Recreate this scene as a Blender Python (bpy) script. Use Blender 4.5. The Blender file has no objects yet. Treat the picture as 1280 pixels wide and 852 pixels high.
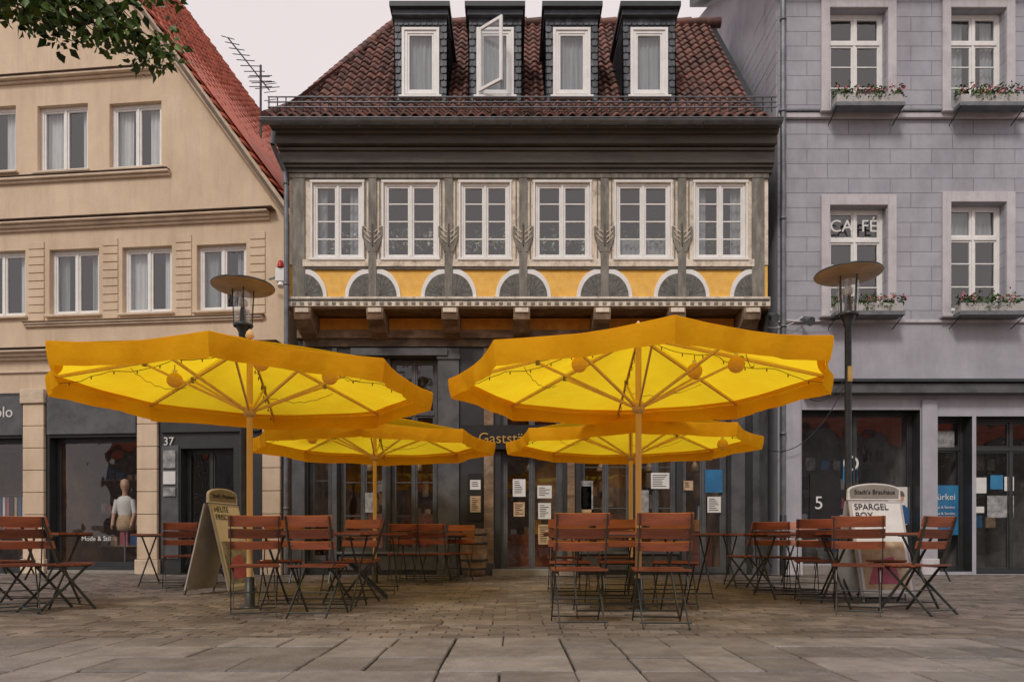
import bpy, bmesh, math, random
from mathutils import Matrix, Vector
random.seed(7)
R=random.random
def ru(a,b): return a+(b-a)*R()
CH=.72; F=853.
def px(x,d): return (x-640)/F*d
def pz(y,d): return CH+(670-y)/F*d
scene=bpy.context.scene
COL=scene.collection
# ------------------------------------------------------------ materials
MATS={}
def mat(name,c1,c2=None,rough=.7,scale=4,bump=0,bscale=None,metal=0,detail=6,spec=.4,island=0,dirt=None,stretch=(1,1,1),lo=.35,hi=.65,dirt2=None):
    m=bpy.data.materials.new(name); m.use_nodes=True; N=m.node_tree.nodes; L=m.node_tree.links
    b=N['Principled BSDF']; b.inputs['Roughness'].default_value=rough; b.inputs['Metallic'].default_value=metal
    b.inputs['Specular IOR Level'].default_value=spec
    tc=N.new('ShaderNodeTexCoord'); mp=N.new('ShaderNodeMapping'); L.new(tc.outputs['Object'],mp.inputs[0]); mp.inputs['Scale'].default_value=stretch
    if c2 is None: c2=tuple(x*.8 for x in c1)
    n=N.new('ShaderNodeTexNoise'); n.inputs['Scale'].default_value=scale; n.inputs['Detail'].default_value=detail; n.inputs['Roughness'].default_value=.62
    L.new(mp.outputs[0],n.inputs[0])
    r=N.new('ShaderNodeMapRange'); r.inputs[1].default_value=lo; r.inputs[2].default_value=hi; L.new(n.outputs[0],r.inputs[0])
    mx=N.new('ShaderNodeMix'); mx.data_type='RGBA'; mx.inputs[6].default_value=(*c1,1); mx.inputs[7].default_value=(*c2,1); L.new(r.outputs[0],mx.inputs[0])
    out=mx.outputs[2]
    for dd in (dirt,dirt2):
        if not dd: continue
        n2=N.new('ShaderNodeTexNoise'); n2.inputs['Scale'].default_value=dd[1]; n2.inputs['Detail'].default_value=8; n2.inputs['Roughness'].default_value=.7
        mp2=N.new('ShaderNodeMapping'); mp2.inputs['Scale'].default_value=dd[3] if len(dd)>3 else (1,1,1); L.new(tc.outputs['Object'],mp2.inputs[0]); L.new(mp2.outputs[0],n2.inputs[0])
        r2=N.new('ShaderNodeMapRange'); r2.inputs[1].default_value=.48; r2.inputs[2].default_value=.72; r2.inputs[4].default_value=dd[2]; L.new(n2.outputs[0],r2.inputs[0])
        m2=N.new('ShaderNodeMix'); m2.data_type='RGBA'; L.new(r2.outputs[0],m2.inputs[0]); L.new(out,m2.inputs[6]); m2.inputs[7].default_value=(*dd[0],1); out=m2.outputs[2]
    if island:
        g=N.new('ShaderNodeNewGeometry'); r3=N.new('ShaderNodeMapRange'); r3.inputs[3].default_value=1-island; r3.inputs[4].default_value=1+island
        L.new(g.outputs['Random Per Island'],r3.inputs[0])
        hs=N.new('ShaderNodeHueSaturation'); L.new(r3.outputs[0],hs.inputs['Value']); L.new(out,hs.inputs['Color']); out=hs.outputs[0]
    L.new(out,b.inputs['Base Color'])
    if bump:
        nb=N.new('ShaderNodeTexNoise'); nb.inputs['Scale'].default_value=bscale or scale*8; nb.inputs['Detail'].default_value=5; L.new(mp.outputs[0],nb.inputs[0])
        bm=N.new('ShaderNodeBump'); bm.inputs['Strength'].default_value=min(1,bump); bm.inputs['Distance'].default_value=.01; L.new(nb.outputs[0],bm.inputs['Height']); L.new(bm.outputs[0],b.inputs['Normal'])
    MATS[name]=m; return m
def glassmat(name,tint=(.75,.8,.8),refl=.14):
    m=bpy.data.materials.new(name); m.use_nodes=True; N=m.node_tree.nodes; L=m.node_tree.links; N.clear()
    o=N.new('ShaderNodeOutputMaterial'); t=N.new('ShaderNodeBsdfTransparent'); t.inputs[0].default_value=(*tint,1)
    g=N.new('ShaderNodeBsdfGlossy'); g.inputs['Roughness'].default_value=.02; g.inputs[0].default_value=(1,1,1,1)
    lw=N.new('ShaderNodeLayerWeight'); lw.inputs[0].default_value=.5
    pw=N.new('ShaderNodeMath'); pw.operation='POWER'; pw.inputs[1].default_value=4; L.new(lw.outputs['Facing'],pw.inputs[0])
    a=N.new('ShaderNodeMath'); a.operation='MULTIPLY_ADD'; a.inputs[1].default_value=.9; a.inputs[2].default_value=refl+.04; a.use_clamp=True
    L.new(pw.outputs[0],a.inputs[0])
    tc=N.new('ShaderNodeTexCoord'); n=N.new('ShaderNodeTexNoise'); n.inputs['Scale'].default_value=2.2; n.inputs['Detail'].default_value=1; L.new(tc.outputs['Object'],n.inputs[0])
    bm=N.new('ShaderNodeBump'); bm.inputs['Strength'].default_value=.3; bm.inputs['Distance'].default_value=.03; L.new(n.outputs[0],bm.inputs['Height']); L.new(bm.outputs[0],g.inputs['Normal'])
    mx=N.new('ShaderNodeMixShader'); L.new(a.outputs[0],mx.inputs[0]); L.new(t.outputs[0],mx.inputs[1]); L.new(g.outputs[0],mx.inputs[2]); L.new(mx.outputs[0],o.inputs[0])
    MATS[name]=m
def clothmat(name,c,c2,tr,tf,bs=.35,bd=.03):
    m=bpy.data.materials.new(name); m.use_nodes=True; N=m.node_tree.nodes; L=m.node_tree.links; N.clear()
    o=N.new('ShaderNodeOutputMaterial'); d=N.new('ShaderNodeBsdfDiffuse'); t=N.new('ShaderNodeBsdfTranslucent'); t.inputs[0].default_value=(*tr,1)
    tc=N.new('ShaderNodeTexCoord'); n=N.new('ShaderNodeTexNoise'); n.inputs['Scale'].default_value=1.6; n.inputs['Detail'].default_value=8; n.inputs['Roughness'].default_value=.6; n.inputs['Distortion'].default_value=.3; L.new(tc.outputs['Object'],n.inputs[0])
    r=N.new('ShaderNodeMapRange'); r.inputs[1].default_value=.42; r.inputs[2].default_value=.78; L.new(n.outputs[0],r.inputs[0])
    mc=N.new('ShaderNodeMix'); mc.data_type='RGBA'; mc.inputs[6].default_value=(*c,1); mc.inputs[7].default_value=(*c2,1); L.new(r.outputs[0],mc.inputs[0]); L.new(mc.outputs[2],d.inputs[0])
    mt=N.new('ShaderNodeMix'); mt.data_type='RGBA'; mt.inputs[6].default_value=(*tr,1); mt.inputs[7].default_value=(tr[0]*.93,tr[1]*.78,tr[2]*.7,1); L.new(r.outputs[0],mt.inputs[0]); L.new(mt.outputs[2],t.inputs[0])
    n2=N.new('ShaderNodeTexNoise'); n2.inputs['Scale'].default_value=5; n2.inputs['Detail'].default_value=3; L.new(tc.outputs['Object'],n2.inputs[0])
    bm=N.new('ShaderNodeBump'); bm.inputs['Strength'].default_value=bs; bm.inputs['Distance'].default_value=bd; L.new(n2.outputs[0],bm.inputs['Height'])
    L.new(bm.outputs[0],d.inputs['Normal']); L.new(bm.outputs[0],t.inputs['Normal'])
    mx=N.new('ShaderNodeMixShader'); mx.inputs[0].default_value=tf; L.new(d.outputs[0],mx.inputs[1]); L.new(t.outputs[0],mx.inputs[2]); L.new(mx.outputs[0],o.inputs[0]); MATS[name]=m
mat('cream',(.75,.59,.425),(.66,.51,.36),.85,1.2,.6,45,dirt=((.42,.31,.21),1.1,.42,(1,1,.35)),dirt2=((.35,.27,.2),5,.32,(1,1,.12)))
mat('cream_trim',(.77,.63,.48),(.63,.50,.37),.8,3,.2,40,dirt=((.30,.23,.17),3,.55,(.6,1,2)))
mat('trim_brown',(.20,.14,.10),(.12,.09,.07),.8,5)
mat('white',(.88,.87,.85),(.80,.79,.76),.4,5,dirt=((.5,.46,.41),6,.22))
mat('white_old',(.88,.79,.67),(.78,.68,.54),.8,7,.6,40,dirt=((.19,.14,.09),4.5,.75),dirt2=((.3,.25,.2),12,.5,(1,1,.3)))
mat('timber',(.25,.238,.21),(.15,.138,.118),.8,9,.9,30,stretch=(1,1,.2),dirt=((.54,.48,.38),7,.5,(1,1,.4)))
mat('timber_fan',(.19,.188,.178),(.11,.108,.10),.8,14,.9,45)
mat('yellow_panel',(.93,.57,.14),(.85,.47,.09),.75,6,.3,40,dirt=((.5,.3,.1),7,.4))
mat('orange_panel',(.85,.38,.06),(.66,.27,.04),.8,6)
mat('beam',(.27,.17,.10),(.13,.085,.055),.85,6,.9,30,stretch=(.3,1,1.5),dirt=((.5,.39,.28),3,.6))
mat('beam_dark',(.12,.08,.052),(.07,.048,.034),.85,6,.8,30,stretch=(.3,1,1.5),dirt=((.3,.22,.15),3,.5))
mat('cornice',(.135,.118,.10),(.085,.076,.066),.6,4,.3,20,stretch=(.3,1,2),dirt=((.06,.05,.045),2,.5,(.5,1,3)))
mat('tile_dark',(.20,.083,.060),(.115,.053,.042),.55,5,.4,50,island=.45,dirt=((.055,.045,.04),2.2,.65))
mat('tile_red',(.56,.145,.08),(.44,.10,.06),.65,5,.3,50,island=.25,dirt=((.17,.08,.06),1.5,.6))
mat('slate',(.105,.115,.13),(.065,.073,.085),.5,6,.3,40,island=.4)
mat('zinc',(.22,.23,.25),(.14,.15,.16),.45,5,metal=.5)
mat('lead',(.05,.055,.062),(.035,.04,.045),.5,5)
mat('lav_trim',(.62,.59,.61),(.54,.51,.53),.8,4,.2,40,dirt=((.28,.26,.27),3,.38),dirt2=((.3,.28,.28),6,.38,(1,1,.15)))
mat('shop_dark',(.042,.044,.047),(.028,.03,.032),.4,3,spec=.5)
mat('shop_grey',(.12,.124,.13),(.08,.083,.088),.45,3,dirt=((.04,.04,.04),3,.4))
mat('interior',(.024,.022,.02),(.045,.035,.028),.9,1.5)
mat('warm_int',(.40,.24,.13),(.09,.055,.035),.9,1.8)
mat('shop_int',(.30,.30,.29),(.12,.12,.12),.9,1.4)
mat('curtain',(.82,.82,.81),(.66,.66,.65),.9,4,stretch=(6,1,.4))
mat('curtain_grey',(.42,.43,.45),(.27,.28,.30),.9,4,stretch=(6,1,.4))
mat('chair_wood',(.32,.093,.042),(.20,.056,.027),.42,6,.2,30,stretch=(.4,3,3),island=.32,spec=.5)
mat('chair_metal',(.03,.037,.034),(.05,.05,.046),.45,8,spec=.5)
mat('pole_wood',(.82,.55,.25),(.70,.44,.18),.5,5,.2,30,stretch=(3,3,.3))
mat('black',(.012,.012,.013),(.02,.02,.02),.5,5)
mat('poster_white',(.78,.77,.74),(.68,.67,.65),.6,5)
mat('poster_blue',(.03,.14,.30),(.04,.24,.45),.4,2)
mat('poster_grey',(.42,.42,.42),(.16,.16,.16),.5,9)
mat('poster_beige',(.6,.46,.3),(.42,.26,.14),.5,9)
mat('skin',(.6,.38,.26),(.55,.32,.21),.6,9)
mat('cloth_blue',(.04,.12,.3),(.03,.08,.2),.8,9)
mat('cloth_pink',(.5,.14,.2),(.4,.1,.15),.8,9)
mat('gold',(.60,.38,.12),(.45,.28,.08),.4,9,metal=.3)
mat('lamp_metal',(.065,.07,.07),(.045,.048,.048),.4,9,metal=.5)
mat('lamp_dish',(.68,.54,.36),(.50,.39,.26),.5,5)
mat('lamp_core',(.9,.88,.8),(.8,.78,.7),.4,5)
mat('bark',(.06,.045,.035),(.035,.028,.02),.9,10,.9,25,stretch=(1,1,.2))
mat('leaf',(.09,.16,.025),(.05,.10,.018),.5,3,island=.45)
mat('leaf_dark',(.035,.07,.015),(.025,.05,.012),.6,3,island=.4)
mat('blossom',(.75,.10,.16),(.7,.34,.38),.6,30,island=.3)
mat('planter',(.5,.48,.47),(.4,.38,.37),.7,6)
mat('paver',(.205,.168,.14),(.13,.108,.092),.62,2.5,.7,60,island=.32,dirt=((.055,.046,.04),.6,.7),dirt2=((.29,.26,.235),1.7,.3))
mat('slab',(.245,.222,.205),(.16,.145,.135),.55,3,.9,50,island=.24,dirt=((.075,.066,.06),1.1,.75),dirt2=((.34,.315,.295),9,.35))
mat('ground',(.035,.03,.025),(.025,.02,.017),.9,8)
mat('street',(.2,.18,.165),(.14,.125,.115),.85,2,.4,50)
mat('stone',(.32,.29,.26),(.24,.22,.19),.8,5,.3,40)
mat('redplastic',(.5,.03,.02),None,.4)
glassmat('glass',(.82,.85,.85),.09); glassmat('glass_shop',(.9,.9,.9),.035); glassmat('glass_lamp',(.9,.9,.88),.05)
clothmat('canopy',(.95,.62,.02),(.92,.54,.015),(1.0,.725,.022),.84,.3,.03)
clothmat('valance',(.94,.49,.018),(.86,.38,.013),(.98,.56,.016),.32,.5,.04)
clothmat('lantern',(.97,.70,.25),(.93,.64,.2),(.98,.78,.28),.5)
def ashlar():
    m=mat('ashlar',(.455,.455,.50),(.38,.38,.42),.8,2.5,0,dirt=((.23,.225,.25),1.1,.42,(1,1,.4)),dirt2=((.25,.24,.26),5,.28,(1,1,.12)))
    N=m.node_tree.nodes; L=m.node_tree.links; b=N['Principled BSDF']
    tc=N.new('ShaderNodeTexCoord'); sp=N.new('ShaderNodeSeparateXYZ'); cb=N.new('ShaderNodeCombineXYZ'); L.new(tc.outputs['Object'],sp.inputs[0])
    ad=N.new('ShaderNodeMath'); ad.operation='ADD'; L.new(sp.outputs[0],ad.inputs[0]); L.new(sp.outputs[1],ad.inputs[1]); L.new(ad.outputs[0],cb.inputs[0]); L.new(sp.outputs[2],cb.inputs[1])
    br=N.new('ShaderNodeTexBrick'); br.inputs['Scale'].default_value=1; br.inputs['Brick Width'].default_value=.78; br.inputs['Row Height'].default_value=.275; br.inputs['Mortar Size'].default_value=.006; br.inputs['Mortar Smooth'].default_value=.3
    br.inputs['Color1'].default_value=(1,1,1,1); br.inputs['Color2'].default_value=(.91,.91,.92,1); br.inputs['Mortar'].default_value=(.52,.52,.54,1)
    L.new(cb.outputs[0],br.inputs[0])
    src=b.inputs['Base Color'].links[0].from_socket
    mu=N.new('ShaderNodeMix'); mu.data_type='RGBA'; mu.blend_type='MULTIPLY'; mu.inputs[0].default_value=1; L.new(src,mu.inputs[6]); L.new(br.outputs[0],mu.inputs[7]); L.new(mu.outputs[2],b.inputs['Base Color'])
    n=N.new('ShaderNodeTexNoise'); n.inputs['Scale'].default_value=40; L.new(tc.outputs['Object'],n.inputs[0])
    s=N.new('ShaderNodeMath'); s.operation='MULTIPLY_ADD'; s.inputs[1].default_value=-1; L.new(br.outputs['Fac'],s.inputs[0]); 
    ml=N.new('ShaderNodeMath'); ml.operation='MULTIPLY'; ml.inputs[1].default_value=.4; L.new(n.outputs[0],ml.inputs[0]); L.new(ml.outputs[0],s.inputs[2])
    bm=N.new('ShaderNodeBump'); bm.inputs['Distance'].default_value=.01; bm.inputs['Strength'].default_value=.8; L.new(s.outputs[0],bm.inputs['Height']); L.new(bm.outputs[0],b.inputs['Normal'])
ashlar()
mat('lav_plain',(.455,.45,.495),(.38,.375,.415),.85,2,.5,50,dirt=((.23,.225,.25),1,.38,(1,1,.4)),dirt2=((.25,.24,.26),5,.28,(1,1,.12)))
# ------------------------------------------------------------ mesh builder
class MB:
    def __init__(s,M=None): s.v=[];s.f=[];s.m=[];s.sm=[];s.ml=[];s.M=M
    def mi(s,n):
        if n not in s.ml: s.ml.append(n)
        return s.ml.index(n)
    def add(s,vs,fs,m,smooth=False,M=None):
        o=len(s.v)
        for p in vs:
            p=Vector(p)
            if M is not None: p=M@p
            if s.M is not None: p=s.M@p
            s.v.append(p)
        k=s.mi(m)
        for f in fs: s.f.append([o+i for i in f]); s.m.append(k); s.sm.append(smooth)
    def box(s,a,b,m,M=None):
        x0,y0,z0=a;x1,y1,z1=b
        s.add([(x0,y0,z0),(x1,y0,z0),(x1,y1,z0),(x0,y1,z0),(x0,y0,z1),(x1,y0,z1),(x1,y1,z1),(x0,y1,z1)],
              [(0,3,2,1),(4,5,6,7),(0,1,5,4),(1,2,6,5),(2,3,7,6),(3,0,4,7)],m,False,M)
    def bar(s,p0,p1,w,t,m,up=(1,0,0)):
        p0=Vector(p0);p1=Vector(p1);d=(p1-p0);l=d.length;d.normalize();a=Vector(up)
        c=d.cross(a); 
        if c.length<1e-4: a=Vector((0,1,0)); c=d.cross(a)
        c.normalize(); a=c.cross(d).normalized()
        vs=[]
        for q in (p0,p1):
            for sx,sy in ((-1,-1),(1,-1),(1,1),(-1,1)): vs.append(q+a*(w/2*sx)+c*(t/2*sy))
        s.add(vs,[(0,3,2,1),(4,5,6,7),(0,1,5,4),(1,2,6,5),(2,3,7,6),(3,0,4,7)],m)
    def cyl(s,p0,p1,r0,m,r1=None,n=10,caps=True,smooth=True):
        if r1 is None:r1=r0
        p0=Vector(p0);p1=Vector(p1);d=(p1-p0).normalized();a=Vector((1,0,0)) if abs(d.x)<.9 else Vector((0,1,0))
        c=d.cross(a).normalized();a=c.cross(d)
        vs=[]
        for q,r in((p0,r0),(p1,r1)):
            for i in range(n):
                t=2*math.pi*i/n; vs.append(q+a*(math.cos(t)*r)+c*(math.sin(t)*r))
        s.add(vs,[(i,(i+1)%n,n+(i+1)%n,n+i) for i in range(n)],m,smooth)
        if caps: s.add(vs,[tuple(range(n))[::-1],tuple(range(n,2*n))],m)
    def tube(s,pts,r,m,n=6):
        for a,b in zip(pts[:-1],pts[1:]): s.cyl(a,b,r,m,n=n,caps=False)
    def lathe(s,c,prof,m,n=20,smooth=True,sx=1,sy=1):
        c=Vector(c);vs=[]
        for r,z in prof:
            for i in range(n):
                t=2*math.pi*i/n; vs.append(c+Vector((math.cos(t)*r*sx,math.sin(t)*r*sy,z)))
        fs=[]
        for k in range(len(prof)-1):
            for i in range(n): fs.append((k*n+i,k*n+(i+1)%n,(k+1)*n+(i+1)%n,(k+1)*n+i))
        s.add(vs,fs,m,smooth)
    def sphere(s,c,r,m,n=14):
        s.lathe(c,[(max(r*math.sin(math.pi*k/8),.001),-r*math.cos(math.pi*k/8)) for k in range(9)],m,n)
    def prism(s,poly,w0,w1,m):
        n=len(poly); vs=[(u,w0,z) for u,z in poly]+[(u,w1,z) for u,z in poly]
        s.add(vs,[tuple(range(n)),tuple(range(n,2*n))[::-1]]+[(i,(i+1)%n,n+(i+1)%n,n+i) for i in range(n)],m)
    def mesh(s,name):
        me=bpy.data.meshes.new(name); me.from_pydata([tuple(v) for v in s.v],[],s.f)
        for n in s.ml: me.materials.append(MATS[n])
        me.polygons.foreach_set('material_index',s.m); me.polygons.foreach_set('use_smooth',s.sm)
        bm=bmesh.new(); bm.from_mesh(me); bmesh.ops.recalc_face_normals(bm,faces=bm.faces); bm.to_mesh(me); bm.free()
        me.update(); return me
    def build(s,name,parent=None,bevel=0):
        if not s.v: return None
        o=bpy.data.objects.new(name,s.mesh(name)); COL.objects.link(o)
        if bevel:
            b=o.modifiers.new('bevel','BEVEL'); b.width=bevel; b.segments=1; b.limit_method='ANGLE'; b.angle_limit=math.radians(50)
        if parent: child(o,parent)
        return o
def child(o,e):
    o.parent=e; o.matrix_parent_inverse=Matrix.Translation(e.location).inverted()
def empty(name,loc=(0,0,0)):
    e=bpy.data.objects.new(name,None); e.location=loc; e.empty_display_size=.3; COL.objects.link(e); return e
def txt(s,loc,size,m,parent,rz=0,name='lettering',ext=.004,align='CENTER',tilt=90):
    c=bpy.data.curves.new(name,'FONT'); c.body=s; c.size=size; c.extrude=ext; c.align_x=align; c.align_y='CENTER'
    o=bpy.data.objects.new(name,c); o.location=loc; o.rotation_euler=(math.radians(tilt),0,rz); c.materials.append(MATS[m]); COL.objects.link(o); child(o,parent); return o
def frame(O,u):
    u=Vector((u[0],u[1],0)).normalized(); n=Vector((u.y,-u.x,0))
    M=Matrix.Identity(4)
    for i in range(3): M[i][0]=u[i];M[i][1]=n[i];M[i][2]=(0,0,1)[i];M[i][3]=O[i]
    return M
def clip(poly,hp):
    a,b,c=hp; out=[]
    for i in range(len(poly)):
        p=poly[i];q=poly[(i+1)%len(poly)]; dp=a*p[0]+b*p[1]-c; dq=a*q[0]+b*q[1]-c
        if dp<=0: out.append(p)
        if (dp<0)!=(dq<0) and abs(dp-dq)>1e-9:
            t=dp/(dp-dq); out.append((p[0]+(q[0]-p[0])*t,p[1]+(q[1]-p[1])*t))
    return out
def wall(mb,u0,u1,z0,z1,ops,w,m,clips=(),rev=.15,revm=None):
    us=sorted({u0,u1,*[x for o in ops for x in o[:2]]}); zs=sorted({z0,z1,*[x for o in ops for x in o[2:4]]})
    us=[x for x in us if u0<=x<=u1]; zs=[x for x in zs if z0<=x<=z1]
    for a,b in zip(us[:-1],us[1:]):
        for c,d in zip(zs[:-1],zs[1:]):
            cu,cz=(a+b)/2,(c+d)/2
            if any(o[0]<cu<o[1] and o[2]<cz<o[3] for o in ops): continue
            p=[(a,c),(b,c),(b,d),(a,d)]
            for h in clips:
                p=clip(p,h)
                if len(p)<3: break
            if len(p)>=3: mb.add([(x,w,z) for x,z in p],[tuple(range(len(p)))],m)
    for o in ops:
        a,b,c,d=o[:4]
        mb.add([(a,w,c),(b,w,c),(b,w,d),(a,w,d),(a,w-rev,c),(b,w-rev,c),(b,w-rev,d),(a,w-rev,d)],[(0,1,5,4),(1,2,6,5),(2,3,7,6),(3,0,4,7)],revm or m)
class House:
    def __init__(s,name,M,loc):
        s.M=M; s.e=empty(name,loc); s.fr=MB(M);s.gl=MB(M);s.cu=MB(M);s.it=MB(M);s.wl=MB(M);s.tr=MB(M);s.rf=MB(M);s.dc=MB(M)
    def win(s,u0,u1,z0,z1,w=0,rec=.1,cas=2,rows=1,cols=1,transom=None,curt=None,fm='white',ft=.055,glass='glass',depth=.7,curm='curtain',intm='interior',mt=.02):
        W=w-rec; f=s.fr
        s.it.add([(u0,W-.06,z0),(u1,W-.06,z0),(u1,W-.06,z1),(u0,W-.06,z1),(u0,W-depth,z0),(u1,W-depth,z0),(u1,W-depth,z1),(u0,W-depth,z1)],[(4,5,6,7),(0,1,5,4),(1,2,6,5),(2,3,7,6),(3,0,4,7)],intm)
        f.box((u0,W-.06,z0),(u0+ft,W,z1),fm); f.box((u1-ft,W-.06,z0),(u1,W,z1),fm)
        f.box((u0+ft,W-.06,z0),(u1-ft,W-.001,z0+ft),fm); f.box((u0+ft,W-.06,z1-ft),(u1-ft,W-.001,z1),fm)
        zt=z1-ft; zb=z0+ft; segs=[(zb,zt)]
        if transom:
            zz=z0+(z1-z0)*transom; f.box((u0+ft,W-.06,zz-.035),(u1-ft,W+.008,zz+.035),fm); segs=[(zb,zz-.035),(zz+.035,zt)]
        cw=(u1-u0-2*ft)/cas; g=W-.035
        for si,(a,b) in enumerate(segs):
            for c in range(cas):
                x0=u0+ft+c*cw; x1=x0+cw
                if c>0: f.box((x0-.022,W-.058,a),(x0+.022,W+.006,b),fm)
                xa=x0+(.022 if c>0 else 0); xb=x1-(.022 if c<cas-1 else 0); st=.035
                f.box((xa,W-.05,a),(xa+st,W-.012,b),fm); f.box((xb-st,W-.05,a),(xb,W-.012,b),fm)
                f.box((xa+st,W-.05,a),(xb-st,W-.013,a+st),fm); f.box((xa+st,W-.05,b-st),(xb-st,W-.013,b),fm)
                rr=rows if not(transom and si==1) else 1
                for k in range(1,rr):
                    z=a+(b-a)*k/rr; f.box((xa+st,W-.045,z-mt/2),(xb-st,W-.02,z+mt/2),fm)
                for k in range(1,cols):
                    x=xa+(xb-xa)*k/cols; f.box((x-mt/2,W-.044,a+st),(x+mt/2,W-.021,b-st),fm)
                tl=ru(-.005,.005); tz=ru(-.004,.004)
                s.gl.add([(xa+st,g+tl+tz,a+st),(xb-st,g-tl+tz,a+st),(xb-st,g-tl-tz,b-st),(xa+st,g+tl-tz,b-st)],[(0,1,2,3)],glass)
        if curt:
            Wd=u1-u0
            def cur(a,b,za,zb):
                n=max(6,int((b-a)/.018)); vs=[];ph=ru(0,6)
                for k in range(n+1):
                    u=a+(b-a)*k/n; o=.018*math.sin(u*70+ph)+.008*math.sin(u*31+ph)
                    vs+= [(u+.01*math.sin(k),W-.13+o,za),(u,W-.13+o*.7,zb)]
                s.cu.add(vs,[(2*k,2*k+2,2*k+3,2*k+1) for k in range(n)],curm,True)
            if curt=='sides':
                q=ru(.24,.38); cur(u0+.03,u0+Wd*q,z0,z1); cur(u1-Wd*ru(.24,.38),u1-.03,z0,z1)
            elif curt=='full': cur(u0+.02,u1-.02,z0,z1)
            elif curt=='half': cur(u0+.02,u1-.02,z0,z0+(z1-z0)*.3)
            elif curt=='top': cur(u0+.02,u1-.02,z0+(z1-z0)*.7,z1)
    def done(s):
        s.wl.build('walls',s.e); s.tr.build('trim',s.e,.008); s.fr.build('window_frames',s.e,.004); s.gl.build('glazing',s.e); s.cu.build('curtains',s.e); s.it.build('interior',s.e); s.rf.build('roof',s.e); s.dc.build('details',s.e)
def tiles(mb,pos,u0,u1,V,mask,pitch,L,m,amp=.045,lip=.04,seg=6):
    nu=int((u1-u0)/pitch); nv=int(V/L)+1
    for r in range(nv):
        for c in range(nu):
            ua=u0+c*pitch; uc=ua+pitch/2; vc=(r+.5)*L
            if not mask(uc,min(vc,V)): continue
            vs=[];j=ru(-.01,.01);jl=ru(-.008,.008)
            va=r*L+j; vb=min((r+1)*L,V)+.015
            for (v,hh) in ((va,lip+jl-.03),(va,lip+jl),(vb,0)):
                for k in range(seg+1):
                    x=k/seg; u=ua+x*pitch
                    h=amp*(math.sin(math.pi*min(1,x/.68)) if x<.68 else -.35*math.sin(math.pi*(x-.68)/.32))
                    p,nn=pos(u,v); vs.append(Vector(p)+Vector(nn)*(h+hh))
            n=seg+1
            mb.add(vs,[(a*n+k,a*n+k+1,(a+1)*n+k+1,(a+1)*n+k) for a in range(2) for k in range(seg)],m,True)
def leaves(mb,c,rad,n,size,m):
    c=Vector(c)
    for i in range(n):
        while True:
            q=Vector((ru(-1,1),ru(-1,1),ru(-1,1)))
            if q.length<1: break
        p=c+Vector((q.x*rad[0],q.y*rad[1],q.z*rad[2]))
        a=Vector((ru(-1,1),ru(-1,1),ru(-1,.3))).normalized(); b=a.cross(Vector((ru(-1,1),ru(-1,1),ru(-1,1)))).normalized()
        s=size*ru(.6,1.25); nn=a.cross(b)
        mb.add([p,p+a*s*.35+b*s*.3+nn*s*.08,p+a*s,p+a*s*.35-b*s*.3+nn*s*.08],[(0,1,2),(0,2,3)],m)
# ============================================================ GROUND
g=MB(); S=300
g.add([(-S,-S,-.03),(S,-S,-.03),(S,S,-.03),(-S,S,-.03)],[(0,1,2,3)],'street'); g.build('ground')
b=MB(); b.add([(-12,-4,-.024),(13,-4,-.024),(13,13.6,-.024),(-12,13.6,-.024)],[(0,1,2,3)],'ground'); b.build('paving_bed')
p=MB()
def stone(x0,y0,x1,y1,m,gap,jz,ch):
    x0+=gap;y0+=gap;x1-=gap;y1-=gap
    h=ru(-jz,jz); t=[ru(-jz,jz)*.6+h for _ in range(4)]
    c=ch
    p.add([(x0,y0,-.025),(x1,y0,-.025),(x1,y1,-.025),(x0,y1,-.025),(x0,y0,t[0]-c),(x1,y0,t[1]-c),(x1,y1,t[2]-c),(x0,y1,t[3]-c),(x0+c,y0+c,t[0]),(x1-c,y0+c,t[1]),(x1-c,y1-c,t[2]),(x0+c,y1-c,t[3])],
          [(0,1,5,4),(1,2,6,5),(2,3,7,6),(3,0,4,7),(4,5,9,8),(5,6,10,9),(6,7,11,10),(7,4,8,11),(8,9,10,11)],m)
y=-2.; k=0
cols=[-8.]
while cols[-1]<9: cols.append(cols[-1]+ru(.33,.41))
while y<4.75:
    dy=ru(.36,.46)
    if y+dy>4.6: dy=4.86-y
    i=0
    while i<len(cols)-1:
        st=2 if R()<.18 and i<len(cols)-2 else 1
        stone(cols[i]+ru(-.005,.005),y,cols[i+st]+ru(-.005,.005),y+dy,'slab',.006,.004,.007); i+=st
    y+=dy;k+=1
p.build('stone_slab_paving')
p=MB(); k=0
while y<13.5:
    if k%14==6: dy=.24; dx=.42
    else: dy=.125; dx=.22
    x=-11.5+(dx/2 if k%2 else 0)
    while x<12.5:
        stone(x,y,x+dx,y+dy,'paver',.004,.004,.006); x+=dx
    y+=dy;k+=1
p.build('paver_terrace')
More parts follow.
